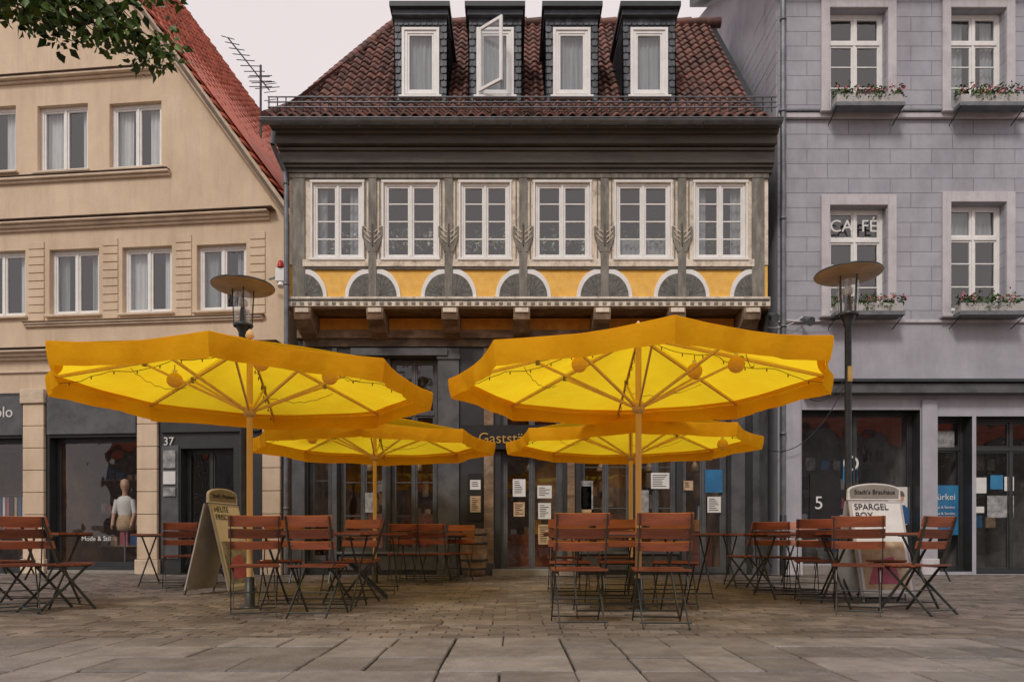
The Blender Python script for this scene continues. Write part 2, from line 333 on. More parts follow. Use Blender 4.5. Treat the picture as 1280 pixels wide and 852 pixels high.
# ============================================================ HALF TIMBERED HOUSE
D=12.8;DU=12.3
H=House('half_timbered_house',frame((0,D,0),(1,0)),(0,D,0))
X=lambda q:px(q,D); Z=lambda q:pz(q,D); XU=lambda q:px(q,DU); ZU=lambda q:pz(q,DU); wu=D-DU
uL,uR=XU(362),XU(960); zj=ZU(385); zt=ZU(218)
wins=[(391,453),(480,547),(576,637),(669,737),(770,838),(869,932)]; posts=[374,466,561,654,755.5,852,947]
ops=[(XU(a),XU(b_),ZU(323),ZU(229)) for a,b_ in wins]
wall(H.wl,uL,uR,ZU(331),zt,ops,wu,'white_old')
for i,(a,b_,c,d) in enumerate(ops):
    H.win(a,b_,c,d,wu,.02,2,4,1,curt=('half' if i in(4,) else 'sides' if i in(0,5) else None),curm='curtain_grey',ft=.045,mt=.026,depth=1.0)
    H.tr.box((a-.05,wu,c-.05),(b_+.05,wu+.06,c-.003),'white'); H.tr.box((a-.045,wu,d+.003),(b_+.045,wu+.03,d+.045),'white')
    for uu in (a-.035,b_+.003): H.tr.box((uu,wu,c+.0),(uu+.032,wu+.028,d),'white')
    for q in range(4):
        pq=(a+(b_-a)*(.14+.24*q),wu-.24,c+.3+.18*R())
        leaves(H.dc,pq,(.12,.08,.30),60,.10,'leaf')
        if i<4: leaves(H.dc,(pq[0],pq[1]+.06,pq[2]),(.1,.05,.2),14,.10,'poster_white')
zb=ZU(372)
for i,pc in enumerate(posts):
    u=XU(pc); hw=.072 if 0<i<6 else .11
    H.tr.box((u-hw,wu,zb),(u+hw,wu+.035,zt),'timber')
    if 0<i<6:
        zc=ZU(288)
        for sgn in(-1,1):
            H.tr.prism([(u+sgn*.02,zc-.40),(u+sgn*.085,zc-.40),(u+sgn*.185,zc-.12),(u+sgn*.185,zc+.06),(u+sgn*.155,zc+.06)],wu+.004,wu+.041,'timber')
            for kk in range(3):
                H.tr.bar((u+sgn*.03,wu+.046,zc-.24+kk*.09),(u+sgn*.15,wu+.046,zc-.12+kk*.09),.010,.014,'white_old',up=(0,1,0))
        H.tr.box((u-.012,wu+.03,zc-.30),(u+.012,wu+.052,zc+.10),'cornice')
        for sgn in(-1,1): H.tr.box((u+sgn*.128-.010,wu,ZU(331)),(u+sgn*.128+.010,wu+.016,zt),'timber')
H.tr.box((uL,wu,ZU(224)),(uR,wu+.045,zt+.001),'timber')
H.wl.add([(uL,wu-.02,zb),(uR,wu-.02,zb),(uR,wu-.02,ZU(331)),(uL,wu-.02,ZU(331))],[(0,1,2,3)],'yellow_panel')
for i in range(6):
    ua,ub=XU(posts[i])+.072,XU(posts[i+1])-.072
    H.tr.box((ua,wu-.01,ZU(334)),(ub,wu+.04,ZU(325)),'white_old')
    H.tr.box((ua,wu-.01,ZU(337)),(ub,wu+.02,ZU(334)-.001),'timber_fan')
    h=ZU(337)-zb
    for sgn,uo in((1,ua),(-1,ub)):
        r=.36
        arc=[(uo+sgn*(r+.07)*math.cos(t),zb+(h)*min(1,1.04*math.sin(t))) for t in [k*math.pi/2/12 for k in range(13)]]
        H.tr.prism([(uo,zb)]+arc,wu-.015,wu+.014,'white')
        arc=[(uo+sgn*r*math.cos(t),zb+.01+(h-.09)*math.sin(t)) for t in [k*math.pi/2/12 for k in range(13)]]
        H.tr.prism([(uo,zb+.01)]+arc,wu,wu+.03,'timber_fan')
        for kk in range(1,6):
            t=kk*math.pi/12; H.tr.bar((uo+sgn*.05,wu+.031,zb+.03),(uo+sgn*r*.96*math.cos(t),wu+.031,zb+.01+(h-.10)*math.sin(t)),.006,.006,'cornice',up=(0,1,0))
H.tr.box((uL-.02,wu-.02,ZU(384)),(uR+.02,wu+.06,zb-.002),'white_old')
for k in range(60):
    u=uL+.1+k*(uR-uL-.2)/59; H.tr.box((u-.035,wu+.06,ZU(382.5)),(u+.035,wu+.072,ZU(379)),'timber')
H.tr.box((uL-.03,wu-.3,zj-.02),(uR+.03,wu+.03,ZU(384)-.003),'beam')
H.tr.cyl((uL,wu+.06,ZU(376)),(uR,wu+.06,ZU(376)),.022,'timber_fan',n=8)
H.wl.add([(uL,wu-.3,zj),(uR,wu-.3,zj),(uR,-.2,zj),(uL,-.2,zj)],[(0,1,2,3)],'beam')
for i,pc in enumerate([380,470,563,652,752,845,938]):
    u=XU(pc); zt2=zj-.025
    prof=[(0,zt2),(wu+.10,zt2),(wu+.12,zt2-.08),(wu+.08,zt2-.2),(wu-.08,zt2-.27),(wu-.2,zt2-.36),(.02,zt2-.42)]
    n=len(prof); hw=.15
    H.tr.add([(u-hw,a,c) for a,c in prof]+[(u+hw,a,c) for a,c in prof],[tuple(range(n)),tuple(range(n,2*n))]+[(k,(k+1)%n,n+(k+1)%n,n+k) for k in range(n)],'beam')
    H.tr.box((u-.12,wu+.1,zt2-.09),(u+.12,wu+.135,zt2-.01),'white_old')
H.tr.box((uL,0,Z(413)),(uR,.02,zj-.03),'orange_panel')
H.tr.box((uL,0,Z(424)),(uR,.09,Z(414)),'beam')
H.tr.box((uL+.1,0,Z(434)),(uR,.05,Z(424)-.002),'beam_dark')
zc=zt
for (h,wo) in ((.07,.07),(.05,.12),(.20,.16),(.05,.20),(.02,.14),(.15,.28),(.05,.36),(.07,.42)):
    H.tr.box((uL-.08-wo*.3,wu-.3,zc),(uR+.06,wu+wo,zc+h),'cornice'); zc+=h+.002
ye,y1,yr=11.85,12.75,15.6
RZ=12.38
prof=[(D-ye,7.98),(D-y1,8.72),(D-yr,RZ)]
s1=math.dist(prof[0],prof[1]); s2=math.dist(prof[1],prof[2])
def rp(u,v):
    t=(v-s1)/s2
    if v<s1-.6: a,b_,t=prof[0],prof[1],v/s1
    elif v<s1+.6:
        k=(v-(s1-.6))/1.2
        A=Vector(prof[0]).lerp(Vector(prof[1]),(s1-.6)/s1);B=Vector(prof[1]);C=Vector(prof[1]).lerp(Vector(prof[2]),.6/s2)
        q=A.lerp(B,k).lerp(B.lerp(C,k),k); tg=(B.lerp(C,k)-A.lerp(B,k)).normalized()
        return (u,q.x,q.y),(0,tg.y,-tg.x)
    else: a,b_=prof[1],prof[2]
    w=a[0]+(b_[0]-a[0])*t; z=a[1]+(b_[1]-a[1])*t; d=Vector((b_[0]-a[0],b_[1]-a[1])).normalized()
    return (u,w,z),(0,d.y,-d.x)
V=s1+s2
eL,eR,rL=-4.28,4.66,-2.74
lf=lambda v: eL+(rL-eL)*(max(0,v)/V)**1.15
tiles(H.rf,rp,eL,eR,V,lambda u,v:u>lf(v)-.02,.195,.28,'tile_dark')
prev=None
for k in range(26):
    v=V*k/25; P,nn=rp(lf(v),v); P=Vector(P)+Vector(nn)*.03
    if prev: H.rf.cyl(prev,P,.085,'tile_dark',.075,n=8)
    prev=P
k=rL
while k<eR-.05: H.rf.cyl((k,prof[2][0],RZ+.05),(k+.36,prof[2][0],RZ+.065),.10,'tile_dark',.115,n=10); k+=.34
H.rf.add([(eL,prof[0][0],7.93),(eR,prof[0][0],7.93),(eR,prof[1][0],8.66),(lf(s1),prof[1][0],8.66),(eR,prof[2][0],RZ-.05),(rL,prof[2][0],RZ-.05)],[(0,1,2,3),(3,2,4,5)],'lead')
H.rf.add([(eL,prof[0][0],7.95),(eL,-6.5,7.95),(rL,prof[2][0],RZ-.05),(eR,-6.5,7.95),(eR,prof[2][0],RZ-.05)],[(0,1,2),(1,3,4,2)],'tile_dark')
H.wl.add([(uL,wu,0),(uL,-6.5,0),(uL,-6.5,7.95),(uL,wu,7.95),(uR,wu-.02,0),(uR,-6.5,0),(uR,-6.5,7.95),(uR,wu-.02,7.95)],[(4,5,6,7),(1,5,6,2)],'shop_grey')
H.wl.add([(uL,0,0),(uL,-6.5,0),(uL,-6.5,7.95),(uL,0,7.95)],[(0,1,2,3)],'shop_grey')
H.wl.add([(uL,wu,zj),(uL,0,zj),(uL,0,7.9),(uL,wu,7.9)],[(0,1,2,3)],'white_old')
gz=7.9;gw=D-ye+.07
n=10;vs=[]
for k in range(n+1):
    t=math.pi*k/n
    vs+=[(eL-.05,gw+.075*math.cos(t),gz-.075*math.sin(t)),(eR,gw+.075*math.cos(t),gz-.075*math.sin(t))]
H.tr.add(vs,[(2*k,2*k+1,2*k+3,2*k+2) for k in range(n)],'zinc',True)
H.tr.cyl((eL-.05,gw+.075,gz),(eR,gw+.075,gz),.012,'zinc',n=6)
for k in range(14):
    u=eL+.3+k*.66; H.tr.box((u,gw-.08,gz-.085),(u+.025,gw+.085,gz-.078),'zinc')
P,nn=rp(0,.30); w0,z0=P[1],P[2]
for h in (.10,.19,.28): H.dc.cyl((eL-.02,w0+.06,z0+h),(eR,w0+.06,z0+h),.013,'zinc',n=5)
k=eL
while k<eR: H.dc.cyl((k,w0+.06,z0+.02),(k,w0+.06,z0+.28),.011,'black',n=4); k+=.15
for i,pc in enumerate((526,619,714.5,811)):
    u=X(pc); hw=.49; z0=8.72; z1=10.42; wf=0.0
    wu0,wu1=u-.30,u+.30; za,zb2=Z(119),Z(40)
    def slates(mb,A,U,Vv,nu,nv,Nn,ops=None):
        A=Vector(A);U=Vector(U);Vv=Vector(Vv);Nn=Vector(Nn)
        for r in range(nv):
            for c in range(-1,nu+1):
                a=(c+(.5 if r%2 else 0))/nu; b_=a+.97/nu
                a=max(a,0);b_=min(b_,1)
                if b_-a<.02: continue
                t0=(r-.05)/nv;t1=(r+1)/nv
                if t0<0:t0=0
                if ops and ops(A+U*((a+b_)/2)+Vv*((t0+t1)/2)): continue
                m_=(a+b_)/2
                j=ru(0,.004)
                pts=[A+U*a+Vv*(t0+.25/nv)+Nn*(.018+j),A+U*(a*.75+m_*.25)+Vv*t0+Nn*(.02+j),A+U*(b_*.75+m_*.25)+Vv*t0+Nn*(.02+j),A+U*b_+Vv*(t0+.25/nv)+Nn*(.018+j),A+U*b_+Vv*t1+Nn*.003,A+U*a+Vv*t1+Nn*.003]
                mb.add(pts,[tuple(range(6))],'slate')
    op=[(wu0-.03,wu1+.03,za-.03,zb2+.03)]
    wall(H.rf,u-hw,u+hw,z0-.25,z1,op,wf,'lead',rev=.05)
    slates(H.rf,(u-hw,wf,z0-.1),(2*hw,0,0),(0,0,z1-z0+.1),9,14,(0,1,0),lambda q:wu0-.07<q.x<wu1+.07 and za-.08<q.z<zb2+.08)
    H.win(wu0,wu1,za,zb2,wf+.03,.0,1,1,1,curt='full',curm='curtain_grey',ft=.055,depth=.5)
    for uu in(wu0-.05,wu1+.0): H.tr.box((uu,wf,za-.05),(uu+.05,wf+.05,zb2+.05),'white')
    H.tr.box((wu0,wf,zb2),(wu1,wf+.05,zb2+.05),'white'); H.tr.box((wu0-.1,wf,za-.09),(wu1+.1,wf+.10,za-.052),'white')
    def wr(z): return prof[1][0]+(prof[2][0]-prof[1][0])*((z-8.72)/(RZ-8.72))
    for sg in(-1,1):
        uu=u+sg*hw
        zz1=z1+.12
        H.rf.add([(uu,wf,z0-.25),(uu,wf,z1),(uu,wr(zz1)-.1,zz1),(uu,wr(z0-.25)-.1,z0-.25)],[(0,1,2,3)],'lead')
        nr=13
        for r in range(nr):
            za_=z0+(z1-z0)*r/nr; zb_=z0+(z1-z0)*(r+1)/nr; wb=wr(za_+.05); Ln=wf-wb
            if Ln<.06: continue
            nc=max(1,int(Ln/.12)); 
            for c in range(nc):
                wa=wf-Ln*c/nc-(.03 if r%2 else 0); we=wf-Ln*(c+1)/nc+.006
                if wa-we<.02: continue
                H.rf.add([(uu+sg*.018,wa,za_+.03),(uu+sg*.02,wa-(wa-we)*.25,za_-.008),(uu+sg*.02,wa-(wa-we)*.75,za_-.008),(uu+sg*.018,we,za_+.03),(uu+sg*.003,we,zb_),(uu+sg*.003,wa,zb_)],[tuple(range(6))],'slate')
    H.rf.box((u-hw-.07,wr(z1+.3)-.2,z1+.10),(u+hw+.07,wf+.18,z1+.19),'lead')
    H.rf.box((u-hw-.03,wf-.6,z1),(u+hw+.03,wf+.10,z1+.098),'slate')
    H.rf.box((u-hw-.06,wf-.1,z0-.10),(u+hw+.06,wf+.12,z0-.05),'lead')
    if i==1:
        M2=Matrix.Translation((wu0+.01,wf+.06,za))@Matrix.Rotation(math.radians(38),4,'Z')
        for a,b_ in (((0,0,0),(.06,.04,zb2-za)),((.5,0,0),(.56,.04,zb2-za)),((.06,0,0),(.5,.04,.06)),((.06,0,zb2-za-.06),(.5,.04,zb2-za))): H.fr.box(a,b_,'white',M2)
        H.gl.add([M2@Vector(q) for q in((.06,.02,.06),(.5,.02,.06),(.5,.02,zb2-za-.06),(.06,.02,zb2-za-.06))],[(0,1,2,3)],'glass')
# ground floor
gL,gR=uL,uR
gops=[]
def GW(a,b_,ya,yb,**k):
    o=(X(a),X(b_),max(.0,Z(ya)),Z(yb)); gops.append(o); H.win(*o,0,.12,fm='shop_grey',glass='glass_shop',intm='warm_int',depth=1.4,**k)
GW(424,482,690,448,cas=2,rows=4,cols=1,transom=.72)
GW(488,546,690,448,cas=2,rows=4,cols=1,transom=.72)
GW(385,414,700,500,cas=1,rows=4)
GW(626,704,717,470,cas=2,rows=1,transom=.62,ft=.09)
GW(726,790,690,460,cas=2,rows=3,transom=.7)
GW(796,846,690,460,cas=2,rows=3,transom=.7)
GW(852,910,716,460,cas=2,rows=1,transom=.66,ft=.08)
wall(H.wl,gL,gR,0,Z(425),gops,0,'shop_dark',rev=.16)
for a,b_ in((366,382),(416,422),(548,574),(605,617),(709,718),(913,930),(940,958)):
    mm='shop_grey' if a not in(605,709) else 'beam'
    H.tr.box((X(a),0,.0),(X(b_),.06,Z(436)),mm); H.tr.box((X(a)-.02,0,0),(X(b_)+.02,.09,.22),'shop_grey'); H.tr.box((X(a)-.02,0,Z(450)),(X(b_)+.02,.09,Z(443)),mm)
H.tr.box((X(424),0,Z(712)),(X(546),.03,Z(694)),'shop_grey'); H.tr.box((X(726),0,Z(712)),(X(846),.03,Z(694)),'shop_grey')
H.tr.box((X(422),0,Z(692)),(X(548),.08,Z(689)),'zinc'); H.tr.box((X(724),0,Z(692)),(X(848),.08,Z(689)),'zinc')
H.tr.box((X(575),0,Z(562)),(X(700),.10,Z(532)),'black')
H.tr.box((X(440),0,Z(446)),(X(560),.12,Z(437)),'shop_grey')
txt("Gaststätte",(X(637),D-.115,Z(549)),.28,'gold',H.e)
H.tr.box((X(616),-.1,.0),(X(720),.32,.11),'stone')
for o in gops:
    for q in range(6):
        u=o[0]+.1+(o[1]-o[0]-.2)*R(); z=o[2]+ru(.2,1.3)
        H.dc.box((u-.06,-1.3,z),(u+.06,-1.2,z+ru(.15,.4)),('poster_beige','gold','cloth_pink','poster_white','orange_panel')[int(R()*5)])
    H.dc.box((o[0]+.05,-.9,o[2]),(o[1]-.05,-.85,o[2]+.75),'chair_wood')
    H.dc.cyl(((o[0]+o[1])/2,-.7,o[3]),((o[0]+o[1])/2,-.7,2.2),.006,'black',n=4); H.dc.lathe(((o[0]+o[1])/2,-.7,0),[(.02,2.2),(.05,2.15),(.12,2.0),(.11,2.0)],'poster_beige',14)
for a,b_,c,d,m_ in((641,657,620,598,'poster_white'),(642,656,645,627,'poster_beige'),(672,690,622,606,'poster_white'),(673,689,648,628,'poster_white'),(673,689,680,655,'poster_beige'),(724,742,636,600,'poster_grey'),(727,740,640,607,'poster_beige'),(883,905,615,586,'poster_blue'),(886,903,640,620,'poster_white'),(856,868,612,600,'poster_beige'),(585,603,650,592,'black'),(588,601,612,600,'poster_white'),(588,601,640,620,'poster_beige'),(798,812,640,612,'poster_grey'),(455,468,640,615,'poster_grey'),(815,838,610,590,'poster_white')):
    w_=.075 if m_=='black' else (.085 if 585<a<604 else -.10)
    H.dc.box((X(a),w_,Z(c)),(X(b_),w_+.006,Z(d)),m_)
    if m_ in('poster_white','poster_beige') and b_-a>11:
        z=Z(d)-.05
        while z>Z(c)+.04:
            H.dc.box((X(a)+.03,w_+.007,z),(X(a)+.03+(X(b_)-X(a)-.06)*ru(.5,1),w_+.009,z+.012),'black'); z-=.035
br=MB(); c=(X(594),D-.42,0)
br.lathe(c,[(.001,.02),(.20,.02),(.235,.2),(.255,.42),(.235,.66),(.2,.86),(.19,.86),(.19,.83),(.001,.83)],'beam',18)
for z,r in((.12,.224),(.28,.25),(.58,.25),(.74,.228)): br.lathe(c,[(r,z),(r+.006,z),(r+.006,z+.035),(r-.004,z+.035)],'lamp_metal',18)
br.build('wooden_barrel')
H.done()
dp=MB()
dp.tube([(px(342,11.8),11.8,pz(165,11.8)),(px(341,11.85),11.85,pz(178,11.8)),(px(345,12),12.0,pz(190,12)),(px(356,12.2),12.2,pz(215,12.2)),(px(358,12.2),12.2,pz(232,12.2)),(px(358,12.2),12.2,.05)],.045,'zinc',8)
for z in(1.2,3.2,5.2,7.): dp.lathe((px(358,12.2),12.2,z),[(.046,0),(.056,0),(.056,.04),(.046,.04)],'zinc',10)
dp.build('downpipe')
# ============================================================ CREAM GABLE HOUSE
O=(-4.23,12.8,0); ML=frame(O,(1,-.1)); A=House('cream_gable_house',ML,O); NL=math.sqrt(1.01)
def Lc(xp,yp):
    r=(xp-640)/F; t=(-4.23-12.8*r)/(1+.1*r); return -t*NL, CH+(670-yp)/F*(12.8+.1*t)
LU=lambda q:Lc(q,0)[0]; LZ=lambda xp,yp:Lc(xp,yp)[1]
zE=6.72; sl=1.38; uA=-6.2; zA=zE-sl*uA
lops=[]
def LW(x0,x1,y0,y1,z=None,**k):
    u0,u1=LU(x0),LU(x1); a,b_=(LZ((x0+x1)/2,y1),LZ((x0+x1)/2,y0)); o=(u0,u1,a,b_); lops.append(o); A.win(*o,0,.09,**k); return o
up=[(-118,-50,140,222),(-45,20,134,216),(47,110,131,214),(137,202,128,210)]
md=[(-120,-56,318,400),(-30,32,314,396),(62,124,311,393),(153,215,308,391),(246,308,305,388)]
for q in up: LW(*q,curt='sides',rows=1,ft=.065)
for q in md: LW(*q,curt='sides',rows=1,ft=.065,curm='curtain_grey' if q[0] in(62,246) else 'curtain')
zS=LZ(200,487)
wall(A.wl,-12.4,0,zS,16,[o for o in lops],0,'cream',clips=[(sl,1,zE),(-sl,1,zE+sl*12.4)],rev=.1)
for o in lops:
    A.tr.box((o[0]-.06,0,o[2]-.05),(o[1]+.06,.07,o[2]-.004),'cream_trim')
def corn(x0,x1,yr_,xr,steps,m='cream_trim'):
    u0=LU(x0) if x0>-900 else -12.4; u1=LU(x1); z=LZ(xr,yr_)
    for h,w in steps: A.tr.box((u0,0,z),(u1,w,z+h),m); z+=h+.002
corn(-999,338,276,330,((.05,.05),(.06,.10),(.04,.16)))
corn(-999,345,264.5,330,((.02,.19),),'trim_brown')
corn(-999,213,221,200,((.05,.05),(.05,.10)));corn(-999,213,214,200,((.02,.12),),'trim_brown')
corn(-999,192,95,180,((.05,.05),(.05,.12)));corn(-999,192,88,180,((.02,.15),),'trim_brown')
corn(32,330,404,200,((.04,.05),(.05,.08)));corn(32,332,399,200,((.015,.10),),'trim_brown')
corn(-999,350,446,200,((.06,.06),(.06,.12),(.04,.2)));corn(-999,352,434,200,((.02,.23),),'trim_brown')
corn(-999,350,462,200,((.04,.04),))
for a,b_ in((36,56),(129,148),(220,240),(313,332)):
    u0,u1=LU(a),LU(b_); z=LZ(200,396)
    while z<LZ(200,296): A.tr.box((u0,0,z),(u1,.020,z+.142),'cream'); z+=.155
def vb(u0,z0,u1,z1,w0,w1,th,m):
    d=Vector((u1-u0,z1-z0)).normalized(); n=Vector((-d.y,d.x)); 
    if n.y<0:n=-n
    A.tr.prism([(u0,z0),(u1,z1),(u1+n.x*th,z1+n.y*th),(u0+n.x*th,z0+n.y*th)],w0,w1,m)
vb(.12,zE-.17,uA,zA,-.2,.14,.14,'cream_trim')
vb(-12.5,zE-.2,uA,zA,-.2,.14,.14,'cream_trim')
vb(.17,zE-.2,uA,zA+.14,-.2,.20,.05,'trim_brown')
SK=.10
nrm=Vector((sl,1)).normalized()
LS=math.hypot(uA-.3,zA-(zE-.3*sl))
def lp(s,v):
    t=v/LS; u=.3+(uA-.3)*t; z=(zE-.42)+(zA-zE+.42)*t+.25+.22*max(0,1-v/1.2)**2
    return (u+SK*s,.2-s,z),(nrm.x,0,nrm.y)
tiles(A.rf,lp,0,6.2,LS,lambda u,v:True,.2,.32,'tile_red')
P0=[lp(0,0)[0],lp(6.2,0)[0],lp(6.2,LS)[0],lp(0,LS)[0]]
A.rf.add([(a,b_,c-.03) for a,b_,c in P0],[(0,1,2,3)],'tile_red')
A.rf.add([(uA,.2,zA+.1),(-12.6,.2,zE-.2),(-12.6,-6,zE-.2),(uA+SK*6.2,-6,zA+.1)],[(0,1,2,3)],'tile_red')
A.wl.add([(0,0,0),(SK*6,-6,0),(SK*6,-6,zE),(0,0,zE)],[(0,1,2,3)],'cream'); A.wl.add([(-12.4,0,0),(-12.4,-6,0),(-12.4,-6,zE),(-12.4,0,zE)],[(0,1,2,3)],'cream')
A.wl.add([(-12.4,-6,0),(SK*6,-6,0),(SK*6,-6,zE),(uA+SK*6,-6,zA),(-12.4,-6,zE)],[(0,1,2,3,4)],'cream')
for h in(.1,.2,.32):
    a=lp(.1,.35);b_=lp(6,.35); A.dc.cyl((a[0][0]+h*.7,a[0][1],a[0][2]+h*.6),(b_[0][0]+h*.7,b_[0][1],b_[0][2]+h*.6),.012,'black',n=5)
for k in range(30):
    a=lp(.1+k*.2,.35)[0]; A.dc.cyl(a,(a[0]+.25,a[1],a[2]+.22),.009,'black',n=4)
a=lp(-.05,-.05)[0];b_=lp(6,-.05)[0]; A.tr.cyl((a[0]+.05,a[1],a[2]-.02),(b_[0]+.05,b_[1],b_[2]-.02),.075,'zinc',n=10)
sops=[]
def LS_(x0,x1,y0,y1,**k):
    o=(LU(x0),LU(x1),max(0.0,LZ((x0+x1)/2,y1)),LZ((x0+x1)/2,y0)); sops.append(o); A.win(*o,0,.18,fm='shop_dark',glass='glass_shop',depth=2.2,intm='warm_int' if x0<100 else 'interior',**k)
LS_(-100,31,548,715,cas=1); LS_(62,172,546,708,cas=1); LS_(226,292,560,716,cas=2)
wall(A.wl,-12.4,0,0,zS,sops,0,'shop_dark',rev=.2)
for a,b_ in((32,58),(174,199),(330,352)):
    u0,u1=LU(a),LU(b_); z=.0
    A.tr.box((u0-.03,0,0),(u1+.03,.10,.28),'cream_trim'); z=.285
    while z<zS-.25: A.tr.box((u0,0,z),(u1,.07,z+.42),'cream'); z+=.43
    A.tr.box((u0-.03,0,z),(u1+.03,.11,zS+.05),'cream_trim')
for a,b_ in((-110,31),(61,172),(203,326)):
    A.tr.box((LU(a),0,LZ(100,543)),(LU(b_),.06,LZ(100,494)),'shop_grey' if a!=203 else 'shop_dark')
A.tr.box((LU(61),0,0),(LU(172),.05,LZ(100,712)),'stone')
def Lw(u,w,z): return ML@Vector((u,w,z))
ra=math.atan2(-.1,1)
txt("Salon Polo",Lw(LU(20),.066,LZ(10,516)),.30,'poster_white',A.e,ra,align='RIGHT')
txt("37",Lw(LU(212),.03,LZ(212,552)),.22,'poster_white',A.e,ra)
txt("Mode & Stil",Lw(LU(112),-.18,LZ(112,673)),.13,'poster_white',A.e,ra,ext=.001)
A.dc.box((LU(203),0.0,.3),(LU(224),.025,2.45),'shop_grey')
for k,(a,c,d) in enumerate(((206,585,563),(206,605,589),(206,620,609))): A.dc.box((LU(a),.03,LZ(210,c)),(LU(a+15),.05,LZ(210,d)),'poster_grey' if k!=1 else 'poster_white')
for k in range(14):
    u=LU(-60)+k*.09; A.dc.box((u,-1.3,.75),(u+.05,-1.0,1.55),('poster_beige','cloth_blue','poster_white','cloth_pink','black')[k%5])
A.dc.cyl((LU(-70),-1.15,1.6),(LU(25),-1.15,1.6),.012,'zinc')
for z in(.5,1.2,1.9):
    A.dc.box((LU(66),-1.5,z),(LU(130),-1.25,z+.03),'beam')
    u=LU(68)
    while u<LU(126): 
        w_=ru(.08,.2); A.dc.box((u,-1.47,z+.031),(u+w_,-1.3,z+.03+ru(.08,.3)),('poster_beige','cloth_blue','poster_white','cloth_pink','poster_grey')[int(R()*5)]); u+=w_+.06
A.done()
def mannequin(u,w,top,bot,name='shop_mannequin'):
    m=MB(ML); c=(u,w,0)
    m.cyl((u,w,.02),(u,w,.95),.015,'zinc'); m.lathe(c,[(.001,.03),(.16,.03),(.16,.0)],'zinc')
    m.lathe(c,[(.03,.82),(.155,.84),(.17,.95),(.16,1.03),(.125,1.14)],bot,16,sx=1,sy=.7)
    m.lathe(c,[(.127,1.13),(.15,1.25),(.165,1.34),(.17,1.43),(.12,1.5),(.055,1.53)],top,16,sx=1,sy=.62)
    m.lathe(c,[(.052,1.52),(.045,1.6),(.05,1.63),(.075,1.68),(.085,1.76),(.07,1.84),(.001,1.87)],'skin',14)
    for s in(-1,1):
        m.cyl((u+s*.165,w,1.45),(u+s*.22,w+.02,1.18),.05,top,.042); m.cyl((u+s*.22,w+.02,1.18),(u+s*.2,w+.1,.93),.036,'skin',.026)
        m.lathe((u+s*.2,w+.11,.86),[(.01,0),(.03,.03),(.028,.08)],'skin',8,sx=.5)
    m.build(name)
mannequin(LU(137),-.45,'poster_white','poster_beige'); mannequin(LU(160),-.65,'cloth_pink','poster_white')
# ============================================================ LAVENDER TOWN HOUSE
B=House('lavender_town_house',frame((0,D,0),(1,0)),(7,D,0))
bL,bR=X(972),13.5; bt=11.3
bops=[]
def BW(x0,x1,y0,y1,**k):
    o=(X(x0),X(x1),Z(y1),Z(y0)); bops.append(o); B.win(*o,0,.14,rows=3,cols=1,transom=.7,ft=.06,mt=.026,**k); return o
W1=[]
for x0,x1 in((1037,1108),(1188,1256),(1340,1410)):
    W1.append((BW(x0,x1,12,134,curt='sides' if x0==1188 else None,curm='curtain_grey'),0))
    W1.append((BW(x0,x1,258 if x0<1100 else 254,388,curt='top' if x0>1100 else None,curm='curtain_grey'),1))
zsh=Z(478)
for z0,z1,m_ in((zsh,Z(404),'lav_plain'),(Z(404),Z(143),'ashlar'),(Z(143),bt,'ashlar')):
    wall(B.wl,bL,bR,z0,z1,[ (o[0],o[1],max(o[2],z0),min(o[3],z1)) for o in bops if o[2]<z1 and o[3]>z0 and min(o[3],z1)-max(o[2],z0)>.2],0,m_,rev=.15)
for o,k in W1:
    a,b_,c,d=o; s=.17
    B.tr.box((a-s,0,c-.1),(a-.01,.045,d+.2),'lav_trim'); B.tr.box((b_+.01,0,c-.1),(b_+s,.045,d+.2),'lav_trim'); B.tr.box((a-.01,0,d+.005),(b_+.01,.044,d+.2),'lav_trim')
    if k==0: B.tr.box((a-s-.04,0,d+.202),(b_+s+.04,.1,d+.27),'lav_trim')
    B.tr.box((a-s-.05,0,c-.16),(b_+s+.05,.14,c-.102),'lav_trim')
    B.tr.box((a-.02,.14,c-.12),(b_+.12,.34,c+.03),'planter')
    B.tr.box((a-.05,.14,c-.20),(b_+.15,.36,c-.122),'zinc')
    for uu in(a-.03,b_+.11): B.tr.bar((uu,.0,c-.35),(uu,.36,c-.2),.02,.02,'black')
    for q in range(11):
        u=a+(b_-a+.1)*q/10+ru(-.03,.03); hh=.07+.12*R()
        leaves(B.dc,(u,.25,c+.09+ru(-.02,.06)),(.08,.12,hh),44,.065,'leaf' if R()<.6 else 'leaf_dark')
        if R()<(.85 if k==0 or a<7 else .4): leaves(B.dc,(u,.34,c+.12+ru(-.03,.06)),(.07,.06,.05),8,.055,'blossom')
    leaves(B.dc,((a+b_)/2,.37,c+.0),(.5,.03,.09),60,.055,'leaf')
B.tr.box((bL,0,Z(150)),(bR,.07,Z(143)),'lav_trim'); B.tr.box((bL,0,Z(143)+.001),(bR,.1,Z(140)),'zinc')
B.tr.box((bL,0,Z(404)),(bR,.04,Z(400)),'lav_trim')
txt("CA",(X(1054),D+.08,Z(281)),.32,'poster_white',B.e,ext=.003); txt("FÉ",(X(1089),D+.08,Z(281)),.32,'poster_white',B.e,ext=.003)
B.tr.box((X(1002),0,Z(494)),(bR,.22,Z(482)),'shop_grey'); B.tr.box((X(1002),0,Z(481)),(bR,.28,Z(477)),'lead')
s2=[]
def BS(x0,x1,y0,y1,**k):
    o=(X(x0),X(x1),max(.0,Z(y1)),Z(y0)); s2.append(o); B.win(*o,0,.25,fm='shop_dark',glass='glass_shop',depth=1.9,intm='shop_int',**k); return o
BS(1002,1150,512,704,cas=2); BS(1172,1215,520,714,cas=1,transom=.8); BS(1220,1330,520,717,cas=2,transom=.8,ft=.08); BS(1345,1440,512,704,cas=1)
